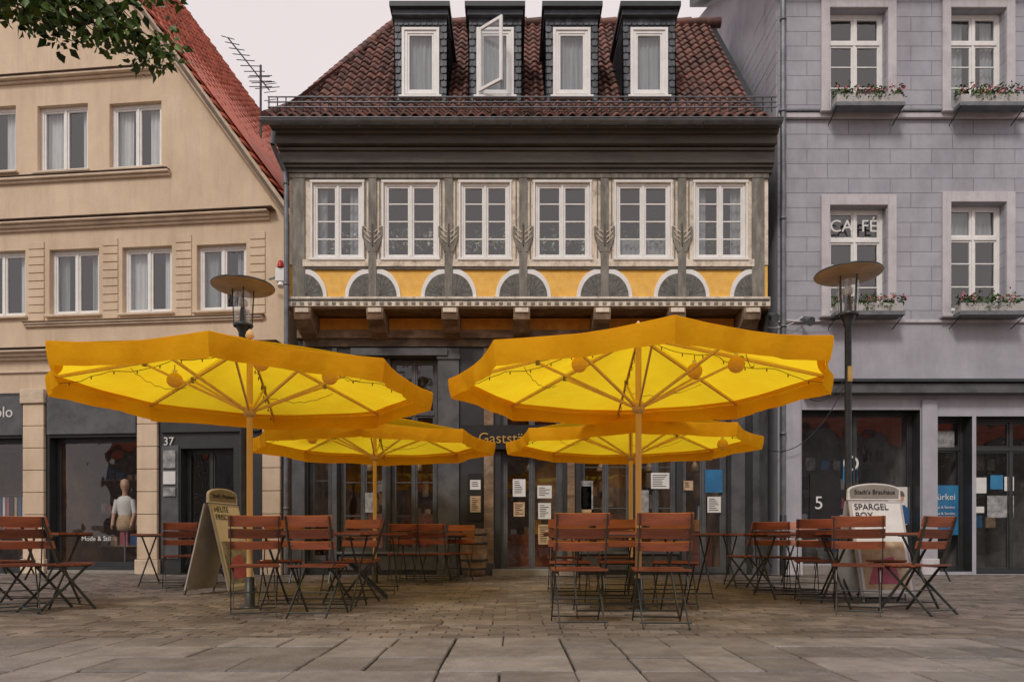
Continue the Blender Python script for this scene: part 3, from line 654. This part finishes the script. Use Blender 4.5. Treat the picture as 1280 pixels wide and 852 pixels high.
wall(B.wl,bL,bR,0,zsh,s2,0,'lav_plain',rev=.26,revm='shop_dark')
for a,b_ in((974,1000),(1151,1170)): B.tr.box((X(a),0,.0),(X(b_),.05,Z(500)),'lav_plain'); B.tr.box((X(a)-.02,0,0),(X(b_)+.02,.08,.3),'lav_trim')
B.tr.box((X(1002),0,0),(X(1150),.04,Z(706)),'stone')
for a,b_,c,d,m_ in((1020,1058,660,590,'black'),(1062,1080,600,572,'poster_blue'),(1120,1150,655,607,'poster_white'),(1172,1210,668,605,'poster_blue'),(1228,1245,615,595,'poster_white'),(1250,1266,610,592,'poster_blue'),(1268,1280,612,594,'poster_white'),(1246,1280,646,618,'poster_grey'),(1228,1242,640,632,'poster_white'),(1178,1204,560,536,'poster_grey')):
    B.dc.box((X(a),-.27,Z(c)),(X(b_),-.262,Z(d)),m_)
txt("5",(X(1031),D+.255,Z(628)),.35,'poster_white',B.e,ext=.002); txt("O",(X(1072),D+.255,Z(578)),.4,'poster_white',B.e,ext=.002)
txt("Türkei",(X(1190),D+.255,Z(620)),.17,'poster_white',B.e,ext=.002)
for k in range(4): txt("Reise & Service",(X(1190),D+.255,Z(633+k*8)),.07,'poster_white',B.e,ext=.002)
u0=X(1135)
for m_,pts in (('cloth_blue',[(-.2,Z(654)),(.2,Z(654)),(.18,Z(637)),(.08,Z(630)),(-.08,Z(630)),(-.18,Z(637))]),('skin',[(.07*math.cos(t),Z(621)+.1*math.sin(t)) for t in [k*math.pi/6 for k in range(12)]]),('trim_brown',[(.08*math.cos(t),Z(619)+.11*math.sin(t)) for t in [k*math.pi/8 for k in range(9)]])):
    B.dc.prism([(u0+a,b_) for a,b_ in pts],-.262,-.256 if m_!='trim_brown' else -.253,m_)
def suitcase(x,w,h,m):
    B.dc.box((x,w-.25,.42),(x+.42,w,.42+h),m)
    for q in range(5): B.dc.box((x+.05+q*.08,w+.001,.46),(x+.07+q*.08,w+.012,.38+h),m)
    B.dc.tube([(x+.13,w-.1,.42+h),(x+.13,w-.1,.52+h),(x+.29,w-.1,.52+h),(x+.29,w-.1,.42+h)],.012,'zinc',5)
suitcase(X(1085),-.6,.62,'poster_grey'); suitcase(X(1062),-.8,.5,'cloth_blue')
for x0_,x1_ in((1008,1148),(1174,1214),(1226,1325)):
    for z in(.9,1.3,1.7,2.1):
        u=X(x0_)+.05
        while u<X(x1_)-.25:
            w_=ru(.12,.22); B.dc.box((u,-1.5,z),(u+w_,-1.46,z+ru(.2,.3)),('poster_beige','poster_blue','poster_white','cloth_pink','poster_grey','interior')[int(R()*6)]); u+=w_+ru(.03,.2)
B.wl.add([(bL,0,0),(bL,-6,0),(bL,-6,14.8),(bL,-4.6,14.2),(bL,0,bt)],[(0,1,2,3,4)],'lav_plain')
for r in range(28):
    z=8.4+r*.2
    if z+.2<bt:
        k=0.
        while k<4.6: B.wl.box((bL-.02-.004*R(),-min(k+.58,4.6),z),(bL-.003,-k-(.0 if k else .02),z+.19),'lav_plain'); k+=.6
B.rf.box((bL-.1,-.3,bt),(bR,.45,bt+.12),'lav_trim')
B.rf.add([(bL-.35,.5,bt-.05),(bR,.5,bt-.05),(bR,-5,bt+3.2),(bL-.35,-5,bt+3.2),(bL-.35,.5,bt+.15),(bR,.5,bt+.15),(bR,-5,bt+3.4),(bL-.35,-5,bt+3.4)],[(0,1,2,3),(4,5,6,7),(0,3,7,4),(0,1,5,4)],'lead')
B.wl.add([(bR,0,0),(bR,-6,0),(bR,-6,14),(bR,0,bt)],[(0,1,2,3)],'lav_plain')
B.done()
dp=MB(); xx=X(976)
dp.cyl((xx,D-.1,.02),(xx,D-.1,11.3),.05,'zinc')
for z in(.8,2.6,4.6,6.6,8.6,10.3): dp.lathe((xx,D-.1,z),[(.05,0),(.062,0),(.062,.05),(.05,.05)],'zinc',12)
dp.lathe((xx,D-.1,0),[(.06,.02),(.06,1.1),(.05,1.12)],'lamp_metal',12)
dp.build('downpipe')
cb=MB()
def cat(a,b_,sag,r=.008,m='black',n=10,mb=cb):
    a=Vector(a);b_=Vector(b_); pts=[a.lerp(b_,k/n)-Vector((0,0,sag*4*(k/n)*(1-k/n))) for k in range(n+1)]; mb.tube(pts,r,m,5)
cat((X(945),D-.1,Z(395)),(X(1050),D-.15,Z(400)),.12); cat((X(950),D-.12,Z(410)),(X(1000),D-.12,Z(398)),.1,m='white'); cat((X(1000),D-.3,Z(500)),(X(1050),D-.3,Z(470)),.25)
cat((X(950),D-.1,Z(560)),(X(1050),D-.3,Z(480)),.5)
cb.build('facade_cable')
for a,y in((957,400),(1000,404)):
    s=MB(); x=X(a); z=Z(y); s.bar((x,D,z+.08),(x,D-.2,z),.03,.02,'zinc'); s.cyl((x,D-.18,z+.03),(x+.05,D-.36,z-.08),.05,'zinc',.085,12); s.cyl((x,D-.16,z+.04),(x,D-.18,z+.03),.03,'zinc'); s.build('wall_spotlight')
s=MB(); x,z=px(352,12.4),pz(340,12.4); s.box((x-.09,12.33,z-.18),(x+.09,12.48,z+.05),'white'); s.lathe((x,12.36,z+.06),[(.06,0),(.06,.04),(.04,.12),(.001,.14)],'redplastic'); s.cyl((x,12.4,z-.18),(x,12.36,z-.28),.05,'white',.06); s.bar((x-.1,12.5,z-.05),(x-.3,12.62,z-.05),.03,.03,'zinc'); s.build('alarm_siren')
an=MB(); d=15.; x0=px(326,d)
an.cyl((x0,d,7.0),(x0,d,pz(82,d)),.025,'lead')
a=Vector((px(292,d),d-.3,pz(60,d))); b_=Vector((px(333,d),d+.2,pz(106,d)))
an.cyl(a,b_,.014,'lead',n=6)
for k in range(10):
    q=a.lerp(b_,k/9.5); l=.14+.022*k; an.cyl(q+Vector((-l*.7,-.1,-l*.25)),q+Vector((l*.7,.1,l*.25)),.009,'lead',n=5)
for q in(-.18,.0,.18): an.bar(b_+Vector((-.12,0,q-.05)),b_+Vector((.12,.1,q+.05)),.012,.012,'lead')
for q in(0,.12,.24): an.cyl((x0-.25,d,pz(95,d)-q),(x0+.25,d,pz(95,d)-q),.009,'lead',n=5)
an.build('tv_antenna')
# ============================================================ UMBRELLAS
def umbrella(cx,cy,Rr,zr,za,ang,hub,lant,val=.19):
    e=empty('patio_umbrella',(cx,cy,0)); C=Vector((cx,cy,0))
    cn=MB(); vl=MB(); fr=MB(); ln=MB()
    vt=[(math.radians(ang+45*k)) for k in range(8)]
    nr,na=16,14
    wk=[(ru(0,6),ru(6,9),ru(0,6)) for _ in range(8)]
    def P(k,r,s):
        a=vt[k%8];b_=vt[(k+1)%8]
        d=Vector((math.cos(a),math.sin(a),0)).lerp(Vector((math.cos(b_),math.sin(b_),0)),s)
        sg=s*(1-s)*4
        rad=Rr*r*(1-.03*sg*r)
        w_=wk[k%8]
        wr_=sg*r*(.006*math.sin(s*w_[1]+w_[0]+r*2)+.004*math.sin(r*7+w_[2]+s*3))
        z=za+(zr-za)*(r**1.08)-.04*sg*math.sin(math.pi*min(r*.8,1))+wr_
        return C+d*rad+Vector((0,0,z))
    for k in range(8):
        vs=[P(k,i/nr,j/na) for i in range(nr+1) for j in range(na+1)]
        cn.add(vs,[(i*(na+1)+j,i*(na+1)+j+1,(i+1)*(na+1)+j+1,(i+1)*(na+1)+j) for i in range(nr) for j in range(na)],'canopy',True)
        # sewn hem strip inside the rim
        vs=[];m=14
        for j in range(m+1):
            for r in (.955,.995): vs.append(P(k,r,j/m)-Vector((0,0,.006)))
        cn.add(vs,[(2*j,2*j+1,2*j+3,2*j+2) for j in range(m)],'valance',True)
        vs=[];m=36;ph=ru(0,6);am=ru(.010,.020);fq=ru(11,17);skew=ru(-.02,.02)
        for j in range(m+1):
            s=j/m; q=P(k,1,s); o=(q-C); o.z=0; o.normalize(); ed=min(1,min(s,1-s)*8)
            wv=ed*(am*math.sin(s*fq+ph)+.006*math.sin(s*37+ph*2))
            for h in range(5):
                t=h/4; vs.append(q+o*(.012+wv*t-.03*t*t)+Vector((0,0,.012-val*t*(1-.12*ed*math.sin(math.pi*s))+(skew*(s-.5)*t))))
        vl.add(vs,[(j*5+h,j*5+h+1,(j+1)*5+h+1,(j+1)*5+h) for j in range(m) for h in range(4)],'valance',True)
        ln.tube([Vector(P(k,1,j/6))+Vector((0,0,.014)) for j in range(7)],.006,'valance',5)
        a=vt[k]; d=Vector((math.cos(a),math.sin(a),0))
        top=C+Vector((0,0,za-.06)); tip=C+d*Rr*.995+Vector((0,0,zr-.012))
        fr.bar(top+d*.05,tip,.020,.028,'pole_wood',up=(-d.y,d.x,0))
        mid=(top+d*.05).lerp(tip,.52)-Vector((0,0,.02))
        fr.bar(C+d*.05+Vector((0,0,hub)),mid,.017,.024,'pole_wood',up=(-d.y,d.x,0))
        fr.box((mid.x-.02,mid.y-.02,mid.z-.02),(mid.x+.02,mid.y+.02,mid.z+.04),'zinc')
        if k%2==0:
            pts=[];n=26
            for i in range(n+1):
                t=i/n; q=(top+d*.1).lerp(tip,t)+Vector((.015*math.sin(i*2.1),.015*math.cos(i*1.7),-.03-.05*abs(math.sin(t*9)))); pts.append(q)
            ln.tube(pts,.0035,'trim_brown',4)
            for i in range(2,n,3): ln.cyl(pts[i],pts[i]-Vector((0,0,.03)),.006,'trim_brown',n=5)
        if k%2:
            nxt=vt[(k+1)%8]; d2=Vector((math.cos(nxt),math.sin(nxt),0)); q0=C+d*Rr*.6+Vector((0,0,za+(zr-za)*.6-.07)); q1=C+d2*Rr*.6+Vector((0,0,za+(zr-za)*.6-.07))
            ln.tube([q0.lerp(q1,i/12)-Vector((0,0,.09*4*(i/12)*(1-i/12)+.01*math.sin(i*3))) for i in range(13)],.003,'trim_brown',4)
    fr.cyl(C+Vector((0,0,0)),C+Vector((0,0,za-.02)),.03,'pole_wood',n=14)
    fr.lathe(C,[(.03,hub-.07),(.06,hub-.05),(.065,hub+.03),(.045,hub+.05),(.03,hub+.06)],'pole_wood',14)
    fr.lathe(C,[(.03,za-.13),(.065,za-.11),(.065,za-.04),(.03,za-.02)],'pole_wood',14)
    fr.lathe(C,[(.10,.0),(.10,.012),(.05,.016),(.045,.30),(.038,.31),(.03,.31)],'lamp_metal',20)
    fr.lathe(C,[(.02,za),(.045,za+.03),(.03,za+.08),(.001,za+.11)],'pole_wood',12)
    for(a,r) in lant:
        d=Vector((math.cos(math.radians(a)),math.sin(math.radians(a)),0)); z=za+(zr-za)*r-.05; q=C+d*Rr*r
        ln.cyl(q+Vector((0,0,z)),q+Vector((0,0,z-.09)),.004,'black',n=4); ln.cyl(q+Vector((0,0,z-.055)),q+Vector((0,0,z-.09)),.022,'white',n=10)
        ln.sphere(q+Vector((0,0,z-.16)),.078,'lantern',16)
    cn.build('canopy',e); vl.build('valance',e); fr.build('pole_and_ribs',e); ln.build('string_lights',e)
umbrella(-2.67,6.95,1.85,2.25,2.72,-78,2.0,[(178,.42),(-62,.42),(-20,.52)])
umbrella(1.25,6.75,1.88,2.28,2.74,-92.7,2.0,[(195,.33),(-30,.5),(12,.32)])
umbrella(-2.11,10.5,1.85,2.17,2.60,-84,1.95,[(-20,.3),(200,.5)])
umbrella(1.74,10.0,1.85,2.12,2.54,-100,1.9,[(-10,.7),(200,.4)],.17)
# ============================================================ STREET LAMPS
def lamp(x,y,h):
    m=MB(); c=(x,y,0)
    m.lathe(c,[(.10,0),(.10,.05),(.07,.1),(.055,.9),(.045,.95),(.042,h-.75),(.06,h-.72),(.06,h-.68),(.09,h-.62),(.10,h-.58)],'lamp_metal',16)
    m.lathe(c,[(.115,h-.58),(.13,h-.34),(.135,h-.1)],'glass_lamp',16)
    for k in range(4):
        t=k*math.pi/2+.4; m.cyl((x+.115*math.cos(t),y+.115*math.sin(t),h-.58),(x+.14*math.cos(t),y+.14*math.sin(t),h-.08),.009,'lamp_metal',n=6)
    m.lathe(c,[(.125,h-.60),(.135,h-.57),(.12,h-.56)],'lamp_metal',16)
    m.cyl((x,y,h-.56),(x,y,h-.34),.05,'lamp_metal',.035); m.sphere((x,y,h-.27),.065,'lamp_core',12)
    m.lathe(c,[(.001,h-.085),(.14,h-.09),(.40,h-.065),(.415,h-.055)],'lamp_dish',36)
    m.lathe(c,[(.415,h-.055),(.42,h-.045),(.41,h-.03),(.15,h+.01),(.09,h+.04),(.05,h+.09),(.001,h+.10)],'lamp_metal',36)
    m.box((x-.03,y-.056,2.75),(x+.03,y-.044,2.95),'gold')
    m.build('street_lamp')
lamp(px(1060,9.0),9.0,4.22); lamp(px(304,9.4),9.4,4.2)
# ============================================================ CHAIRS, TABLES
def chair_mesh():
    m=MB(); w=.2
    for s in(-1,1):
        P=[(s*w,.25,0.0),(s*w,-.10,.44),(s*w,-.17,.66),(s*w,-.24,.90)]
        for a,b_ in zip(P[:-1],P[1:]): m.bar(a,b_,.009,.024,'chair_metal')
        Q=[(s*(w-.022),-.27,0.0),(s*(w-.022),.19,.435)]
        m.bar(*Q,.009,.024,'chair_metal')
        m.bar((s*(w-.012),-.17,.432),(s*(w-.012),.21,.438),.01,.02,'chair_metal')
        m.bar((s*(w-.02),-.20,.30),(s*(w-.02),-.13,.44),.008,.016,'chair_metal')
    m.cyl((-w,.22,.04),(w,.22,.04),.007,'chair_metal',n=6); m.cyl((-w,-.235,.045),(w,-.235,.045),.007,'chair_metal',n=6)
    m.cyl((-w,-.03,.21),(w,-.03,.21),.006,'chair_metal',n=6)
    m.cyl((-w,.205,.435),(w,.205,.435),.007,'chair_metal',n=6)
    for k in range(7):
        y=-.165+k*.062; z=.452-.010*math.sin(math.pi*k/6); m.box((-w-.012,y-.026,z-.009),(w+.012,y+.026,z+.008),'chair_wood')
    for z,h in((.64,.07),(.745,.085),(.855,.10)):
        y=-.17-.07*(z-.66)/.24; t=math.atan2(.07,.24)
        M=Matrix.Translation((0,y+.016,z))@Matrix.Rotation(t,4,'X')
        n=6;vs=[]
        for i in range(n+1):
            x=-w-.02+(2*w+.04)*i/n; c=.0-.014*(1-(2*i/n-1)**2)
            for yy,zz in((c-.008,-h/2),(c+.008,-h/2),(c+.008,h/2),(c-.008,h/2)): vs.append((x,yy,zz))
        fs=[(0,1,2,3),(4*n+3,4*n+2,4*n+1,4*n)]
        for i in range(n):
            for q in range(4): fs.append((4*i+q,4*i+(q+1)%4,4*i+4+(q+1)%4,4*i+4+q))
        m.add(vs,fs,'chair_wood',False,M)
        for sx in(-1,1): m.cyl((sx*.17,y-.004,z),(sx*.17,y+.0,z+.001),.006,'zinc',n=6)
    return m.mesh('folding_chair')
def table_mesh(L_=1.1,W=.68):
    m=MB(); n=9
    for k in range(n):
        y=-W/2+W*(k+.5)/n; m.box((-L_/2,y-W/n/2+.004,.735),(L_/2,y+W/n/2-.004,.757),'chair_wood')
    for s in(-1,1):
        m.bar((s*(L_/2-.10),-W/2+.02,.725),(s*(L_/2-.10),W/2-.02,.725),.025,.018,'chair_metal')
        m.bar((s*(L_/2-.1),-W/2+.02,0),(s*(L_/2-.1),W/2-.08,.72),.01,.028,'chair_metal'); m.bar((s*(L_/2-.125),W/2-.02,0),(s*(L_/2-.125),-W/2+.08,.72),.01,.028,'chair_metal')
    for y in(-W/2+.05,W/2-.05): m.cyl((-L_/2+.1,y,.06),(L_/2-.1,y,.06),.008,'chair_metal',n=6)
    for y in(-W/2+.004,W/2-.004): m.box((-L_/2,y-.003,.722),(L_/2,y+.003,.734),'chair_metal')
    return m.mesh('folding_table')
CM=chair_mesh(); TM=table_mesh()
def inst(me,name,x,y,r):
    o=bpy.data.objects.new(name,me); o.location=(x,y,.002); o.rotation_euler=(0,0,math.radians(r)); COL.objects.link(o)
chairs=[(723,5.6,2),(826,5.55,-3),(712,7.15,178),(775,7.2,183),(842,7.1,176),(770,8.6,4),(706,8.7,0),
 (318,6.25,22),(397,6.25,-6),(352,7.5,190),(440,7.35,160),(455,8.0,100),
 (225,9.3,30),(258,9.9,-20),(503,10.4,15),(543,10.35,-8),(573,10.9,170),
 (72,6.65,-28),(18,6.4,40),(5,7.4,170),
 (1146,6.45,24),(1072,6.4,-26),(1020,7.5,-18),(966,8.9,-25),(938,9.3,30),(1100,7.7,165),(1000,8.6,160)]
for a,d_,r in chairs: inst(CM,'folding_chair',px(a,d_),d_,r)
for a,d_,r in((778,6.35,0),(740,7.95,0),(396,6.95,-4),(452,8.7,3),(225,10.1,4),(538,11.0,0),(25,7.0,6),(1095,7.1,3),(1000,8.1,4),(950,9.9,0),(835,8.2,0)): inst(TM,'folding_table',px(a,d_),d_,r)
# ============================================================ A-BOARDS
def aboard(x,y,rz,lines,h=1.12,hm='stone',pm='poster_beige'):
    e=empty('sandwich_board_sign',(x,y,0)); M=Matrix.Translation((x,y,0))@Matrix.Rotation(math.radians(rz),4,'Z')
    m=MB(M); w=.31
    for s in(-1,1):
        sl_=(.28)/h
        def fp(u,z,o): return (u,s*(.30-sl_*z+o),z)
        m.add([fp(-w,.06,0),fp(w,.06,0),fp(w,h,0),fp(-w,h,0),fp(-w,.06,.02),fp(w,.06,.02),fp(w,h,.02),fp(-w,h,.02)],[(0,1,2,3),(4,5,6,7),(0,1,5,4),(1,2,6,5),(2,3,7,6),(3,0,4,7)],'planter')
        m.add([fp(-w+.03,.10,.024),fp(w-.03,.10,.024),fp(w-.03,h-.03,.024),fp(-w+.03,h-.03,.024)],[(0,1,2,3)],'poster_white')
        for q in(-w+.02,w-.02): m.bar(fp(q,.0,.01),fp(q,.08,.01),.03,.02,'zinc')
        m.add([fp(-w+.06,.14,.027),fp(w-.06,.14,.027),fp(w-.06,.66,.027),fp(-w+.06,.66,.027)],[(0,1,2,3)],pm)
        m.add([fp(-w+.1,.2,.03),fp(w-.16,.2,.03),fp(w-.2,.5,.03),fp(-w+.2,.45,.03)],[(0,1,2,3)],'cloth_pink')
    n=10; top=[(w*math.cos(math.pi*k/n)*.98,h+.12+.08*math.sin(math.pi*k/n)) for k in range(n+1)]
    m.prism([(-w,h+.01),(w,h+.01)]+top,-.025,.005,'poster_white')
    top=[(w*math.cos(math.pi*k/n)*.93,h+.115+.07*math.sin(math.pi*k/n)) for k in range(n+1)]
    m.prism([(-w+.03,h+.03),(w-.03,h+.03)]+top,-.030,-.026,hm)
    m.build('board',e,.003)
    def T(s,z,size,m_): 
        yy=-(.30-(.28/h)*z)-.034 if z<h else -.036
        q=M@Vector((-.26 if z<h else 0,yy,z)); txt(s,q,size,m_,e,math.radians(rz),tilt=90 if z>h else 76,ext=.001,align='LEFT' if z<h else 'CENTER')
    T("Stadt's Brauhaus",h+.10,.072,'black')
    z=h-.07
    for s in lines: T(s,z,.10,'black'); z-=.095
aboard(px(1091,7.75),7.75,3,["SPARGEL","BOX","TO GO"],1.12)
aboard(px(277,8.6),8.6,80,["HEUTE","FRISCH"],1.12,pm='poster_grey')
# ============================================================ TREE (top left, trunk out of frame)
t=MB(); base=Vector((-8.2,4.6,0))
tr=[base,base+Vector((.1,.1,1.6)),base+Vector((.3,.2,3.4)),base+Vector((.5,.5,5.2)),base+Vector((.6,.8,7.2)),base+Vector((.5,.9,9.))]
rr=[.26,.2,.17,.14,.09,.04]
for a,b_,r0,r1 in zip(tr[:-1],tr[1:],rr[:-1],rr[1:]): t.cyl(a,b_,r0,'bark',r1,n=12,caps=False)
def branch(a,b_,r,n=6,sag=.2):
    pts=[a.lerp(b_,k/n)+Vector((ru(-.06,.06),ru(-.06,.06),ru(-.05,.05)+sag*4*(k/n)*(1-k/n))) for k in range(n+1)]
    for i in range(n): t.cyl(pts[i],pts[i+1],r*(1-i/n*.8),'bark',r*(1-(i+1)/n*.8),n=7,caps=False)
    return pts
ends=[Vector((-3.3,6.2,5.22)),Vector((-3.6,6.0,5.55)),Vector((-3.85,5.8,5.2)),Vector((-4.3,6.2,5.6)),Vector((-3.35,6.4,5.95)),Vector((-4.0,6.0,5.7)),Vector((-3.55,6.1,5.32)),Vector((-4.5,5.6,5.3)),Vector((-4.2,5.9,5.45))]
for en in ends:
    pts=branch(tr[3],en,.04,8,.35)
    for k in range(3,9):
        q=pts[k]
        for _ in range(5):
            q2=q+Vector((ru(-.32,.32),ru(-.3,.3),ru(-.22,.2))); t.cyl(q,q2,.006,'bark',.003,n=4,caps=False)
            leaves(t,q.lerp(q2,.7),(.2,.2,.13),34,.095,'leaf' if R()<.6 else 'leaf_dark')
for k in range(16):
    a=ru(0,6.28); l=ru(1.2,2.8); o=tr[3].lerp(tr[5],R()*.8); en=o+Vector((math.cos(a)*l,math.sin(a)*l,ru(.3,1.8)))
    if en.x>-5.3: en.x=-5.3-R()
    pts=branch(o,en,.04,5,.2)
    for q in pts[2:]:
        for _ in range(3): leaves(t,q+Vector((ru(-.4,.4),ru(-.4,.4),ru(-.3,.3))),(.3,.3,.25),24,.12,'leaf' if R()<.6 else 'leaf_dark')
t.build('overhanging_tree')
# ============================================================ opposite side of the square (seen in reflections)
def backtree(x,y,s):
    m=MB(); c=Vector((x,y,0)); m.cyl(c,c+Vector((0,0,3*s)),.22,'bark',.15,n=8)
    for k in range(9):
        a=k*.7; e_=c+Vector((math.cos(a)*1.6*s,math.sin(a)*1.6*s,(3.6+ru(0,2.6))*s)); m.cyl(c+Vector((0,0,2.8*s)),e_,.07,'bark',.02,n=5)
        leaves(m,e_,(1.2*s,1.2*s,.9*s),130,.42,'leaf_dark'); leaves(m,e_+Vector((0,0,.7)),(1.*s,1.*s,.6*s),60,.4,'leaf')
    m.build('square_tree')
for x,y,s in((-9,-14,1.7),(-.5,-15,2.0),(7,-14,1.7)): backtree(x,y,s)
for i,(x0,x1,h,mm) in enumerate(((-42,-30,8,'stone'),(-30,-19,8.5,'lav_plain'),(-19,-8,8,'cream'),(-8,4,9,'stone'),(4,15,7.5,'cream'),(15,28,9,'lav_plain'),(28,40,8,'stone'))):
    e=House('town_house',frame((x1,-24,0),(-1,0)),(x1,-24,0)); W=x1-x0; o=[]
    for r in range(3):
        k=.8
        while k<W-1.6:
            q=(k,k+1.0,.9+r*2.7,2.5+r*2.7)
            if q[3]<h: o.append(q); e.win(*q,0,.1,rows=2,curt=None)
            k+=1.9
    wall(e.wl,0,W,0,h,o,0,mm); e.wl.add([(0,0,0),(0,-7,0),(0,-7,h),(0,-3.5,h+4),(0,0,h)],[(0,1,2,3,4)],mm); e.wl.add([(W,0,0),(W,-7,0),(W,-7,h),(W,-3.5,h+4),(W,0,h)],[(0,1,2,3,4)],mm)
    e.rf.add([(-.2,.3,h-.2),(W+.2,.3,h-.2),(W+.2,-3.5,h+4),(-.2,-3.5,h+4),(-.2,-7.3,h-.2),(W+.2,-7.3,h-.2)],[(0,1,2,3),(3,2,5,4)],'tile_red'); e.done()
lt=MB()
for k in range(60):
    x=ru(-6,6);y=ru(3.4,11); s=ru(.006,.018); a=ru(0,6); lt.add([(x+s*math.cos(a+q),y+s*math.sin(a+q),.008+.006*R()) for q in(0,1.5,3.1,4.6)],[(0,1,2,3)],'poster_beige' if R()<.6 else 'trim_brown')
lt.build('litter')
# ============================================================ WORLD, SUN, CAMERA
w=bpy.data.worlds.new('World'); scene.world=w; w.use_nodes=True; N=w.node_tree.nodes; L=w.node_tree.links
bg=N['Background']; sk=N.new('ShaderNodeTexSky'); sk.sky_type='NISHITA'; sk.sun_disc=False; sk.sun_elevation=math.radians(46); sk.sun_rotation=math.radians(205)
mx=N.new('ShaderNodeMix'); mx.data_type='RGBA'; mx.inputs[0].default_value=.92; L.new(sk.outputs[0],mx.inputs[6])
tc=N.new('ShaderNodeTexCoord'); nz=N.new('ShaderNodeTexNoise'); nz.inputs['Scale'].default_value=1.6; nz.inputs['Detail'].default_value=4; L.new(tc.outputs['Generated'],nz.inputs[0])
cr=N.new('ShaderNodeMix'); cr.data_type='RGBA'; cr.inputs[6].default_value=(8.5,7.5,7.45,1); cr.inputs[7].default_value=(9.3,8.35,8.3,1); L.new(nz.outputs[0],cr.inputs[0]); L.new(cr.outputs[2],mx.inputs[7])
L.new(mx.outputs[2],bg.inputs[0]); bg.inputs[1].default_value=.1
sd=bpy.data.lights.new('sun','SUN'); sd.energy=1.5; sd.angle=math.radians(11); sd.color=(1,.95,.87); so=bpy.data.objects.new('sun',sd); COL.objects.link(so)
el,az=math.radians(46),math.radians(205)
dv=Vector((math.sin(az)*math.cos(el),math.cos(az)*math.cos(el),math.sin(el))); so.rotation_euler=dv.to_track_quat('Z','Y').to_euler()
cam=bpy.data.cameras.new('camera'); cam.lens=24; cam.sensor_width=36; cam.shift_y=244/1280; cam.clip_end=1000; cam.clip_start=.05
co=bpy.data.objects.new('camera',cam); co.location=(0,0,CH); co.rotation_euler=(math.pi/2,0,0); COL.objects.link(co); scene.camera=co
scene.view_settings.view_transform='Standard'; scene.view_settings.look='None'; scene.view_settings.exposure=0
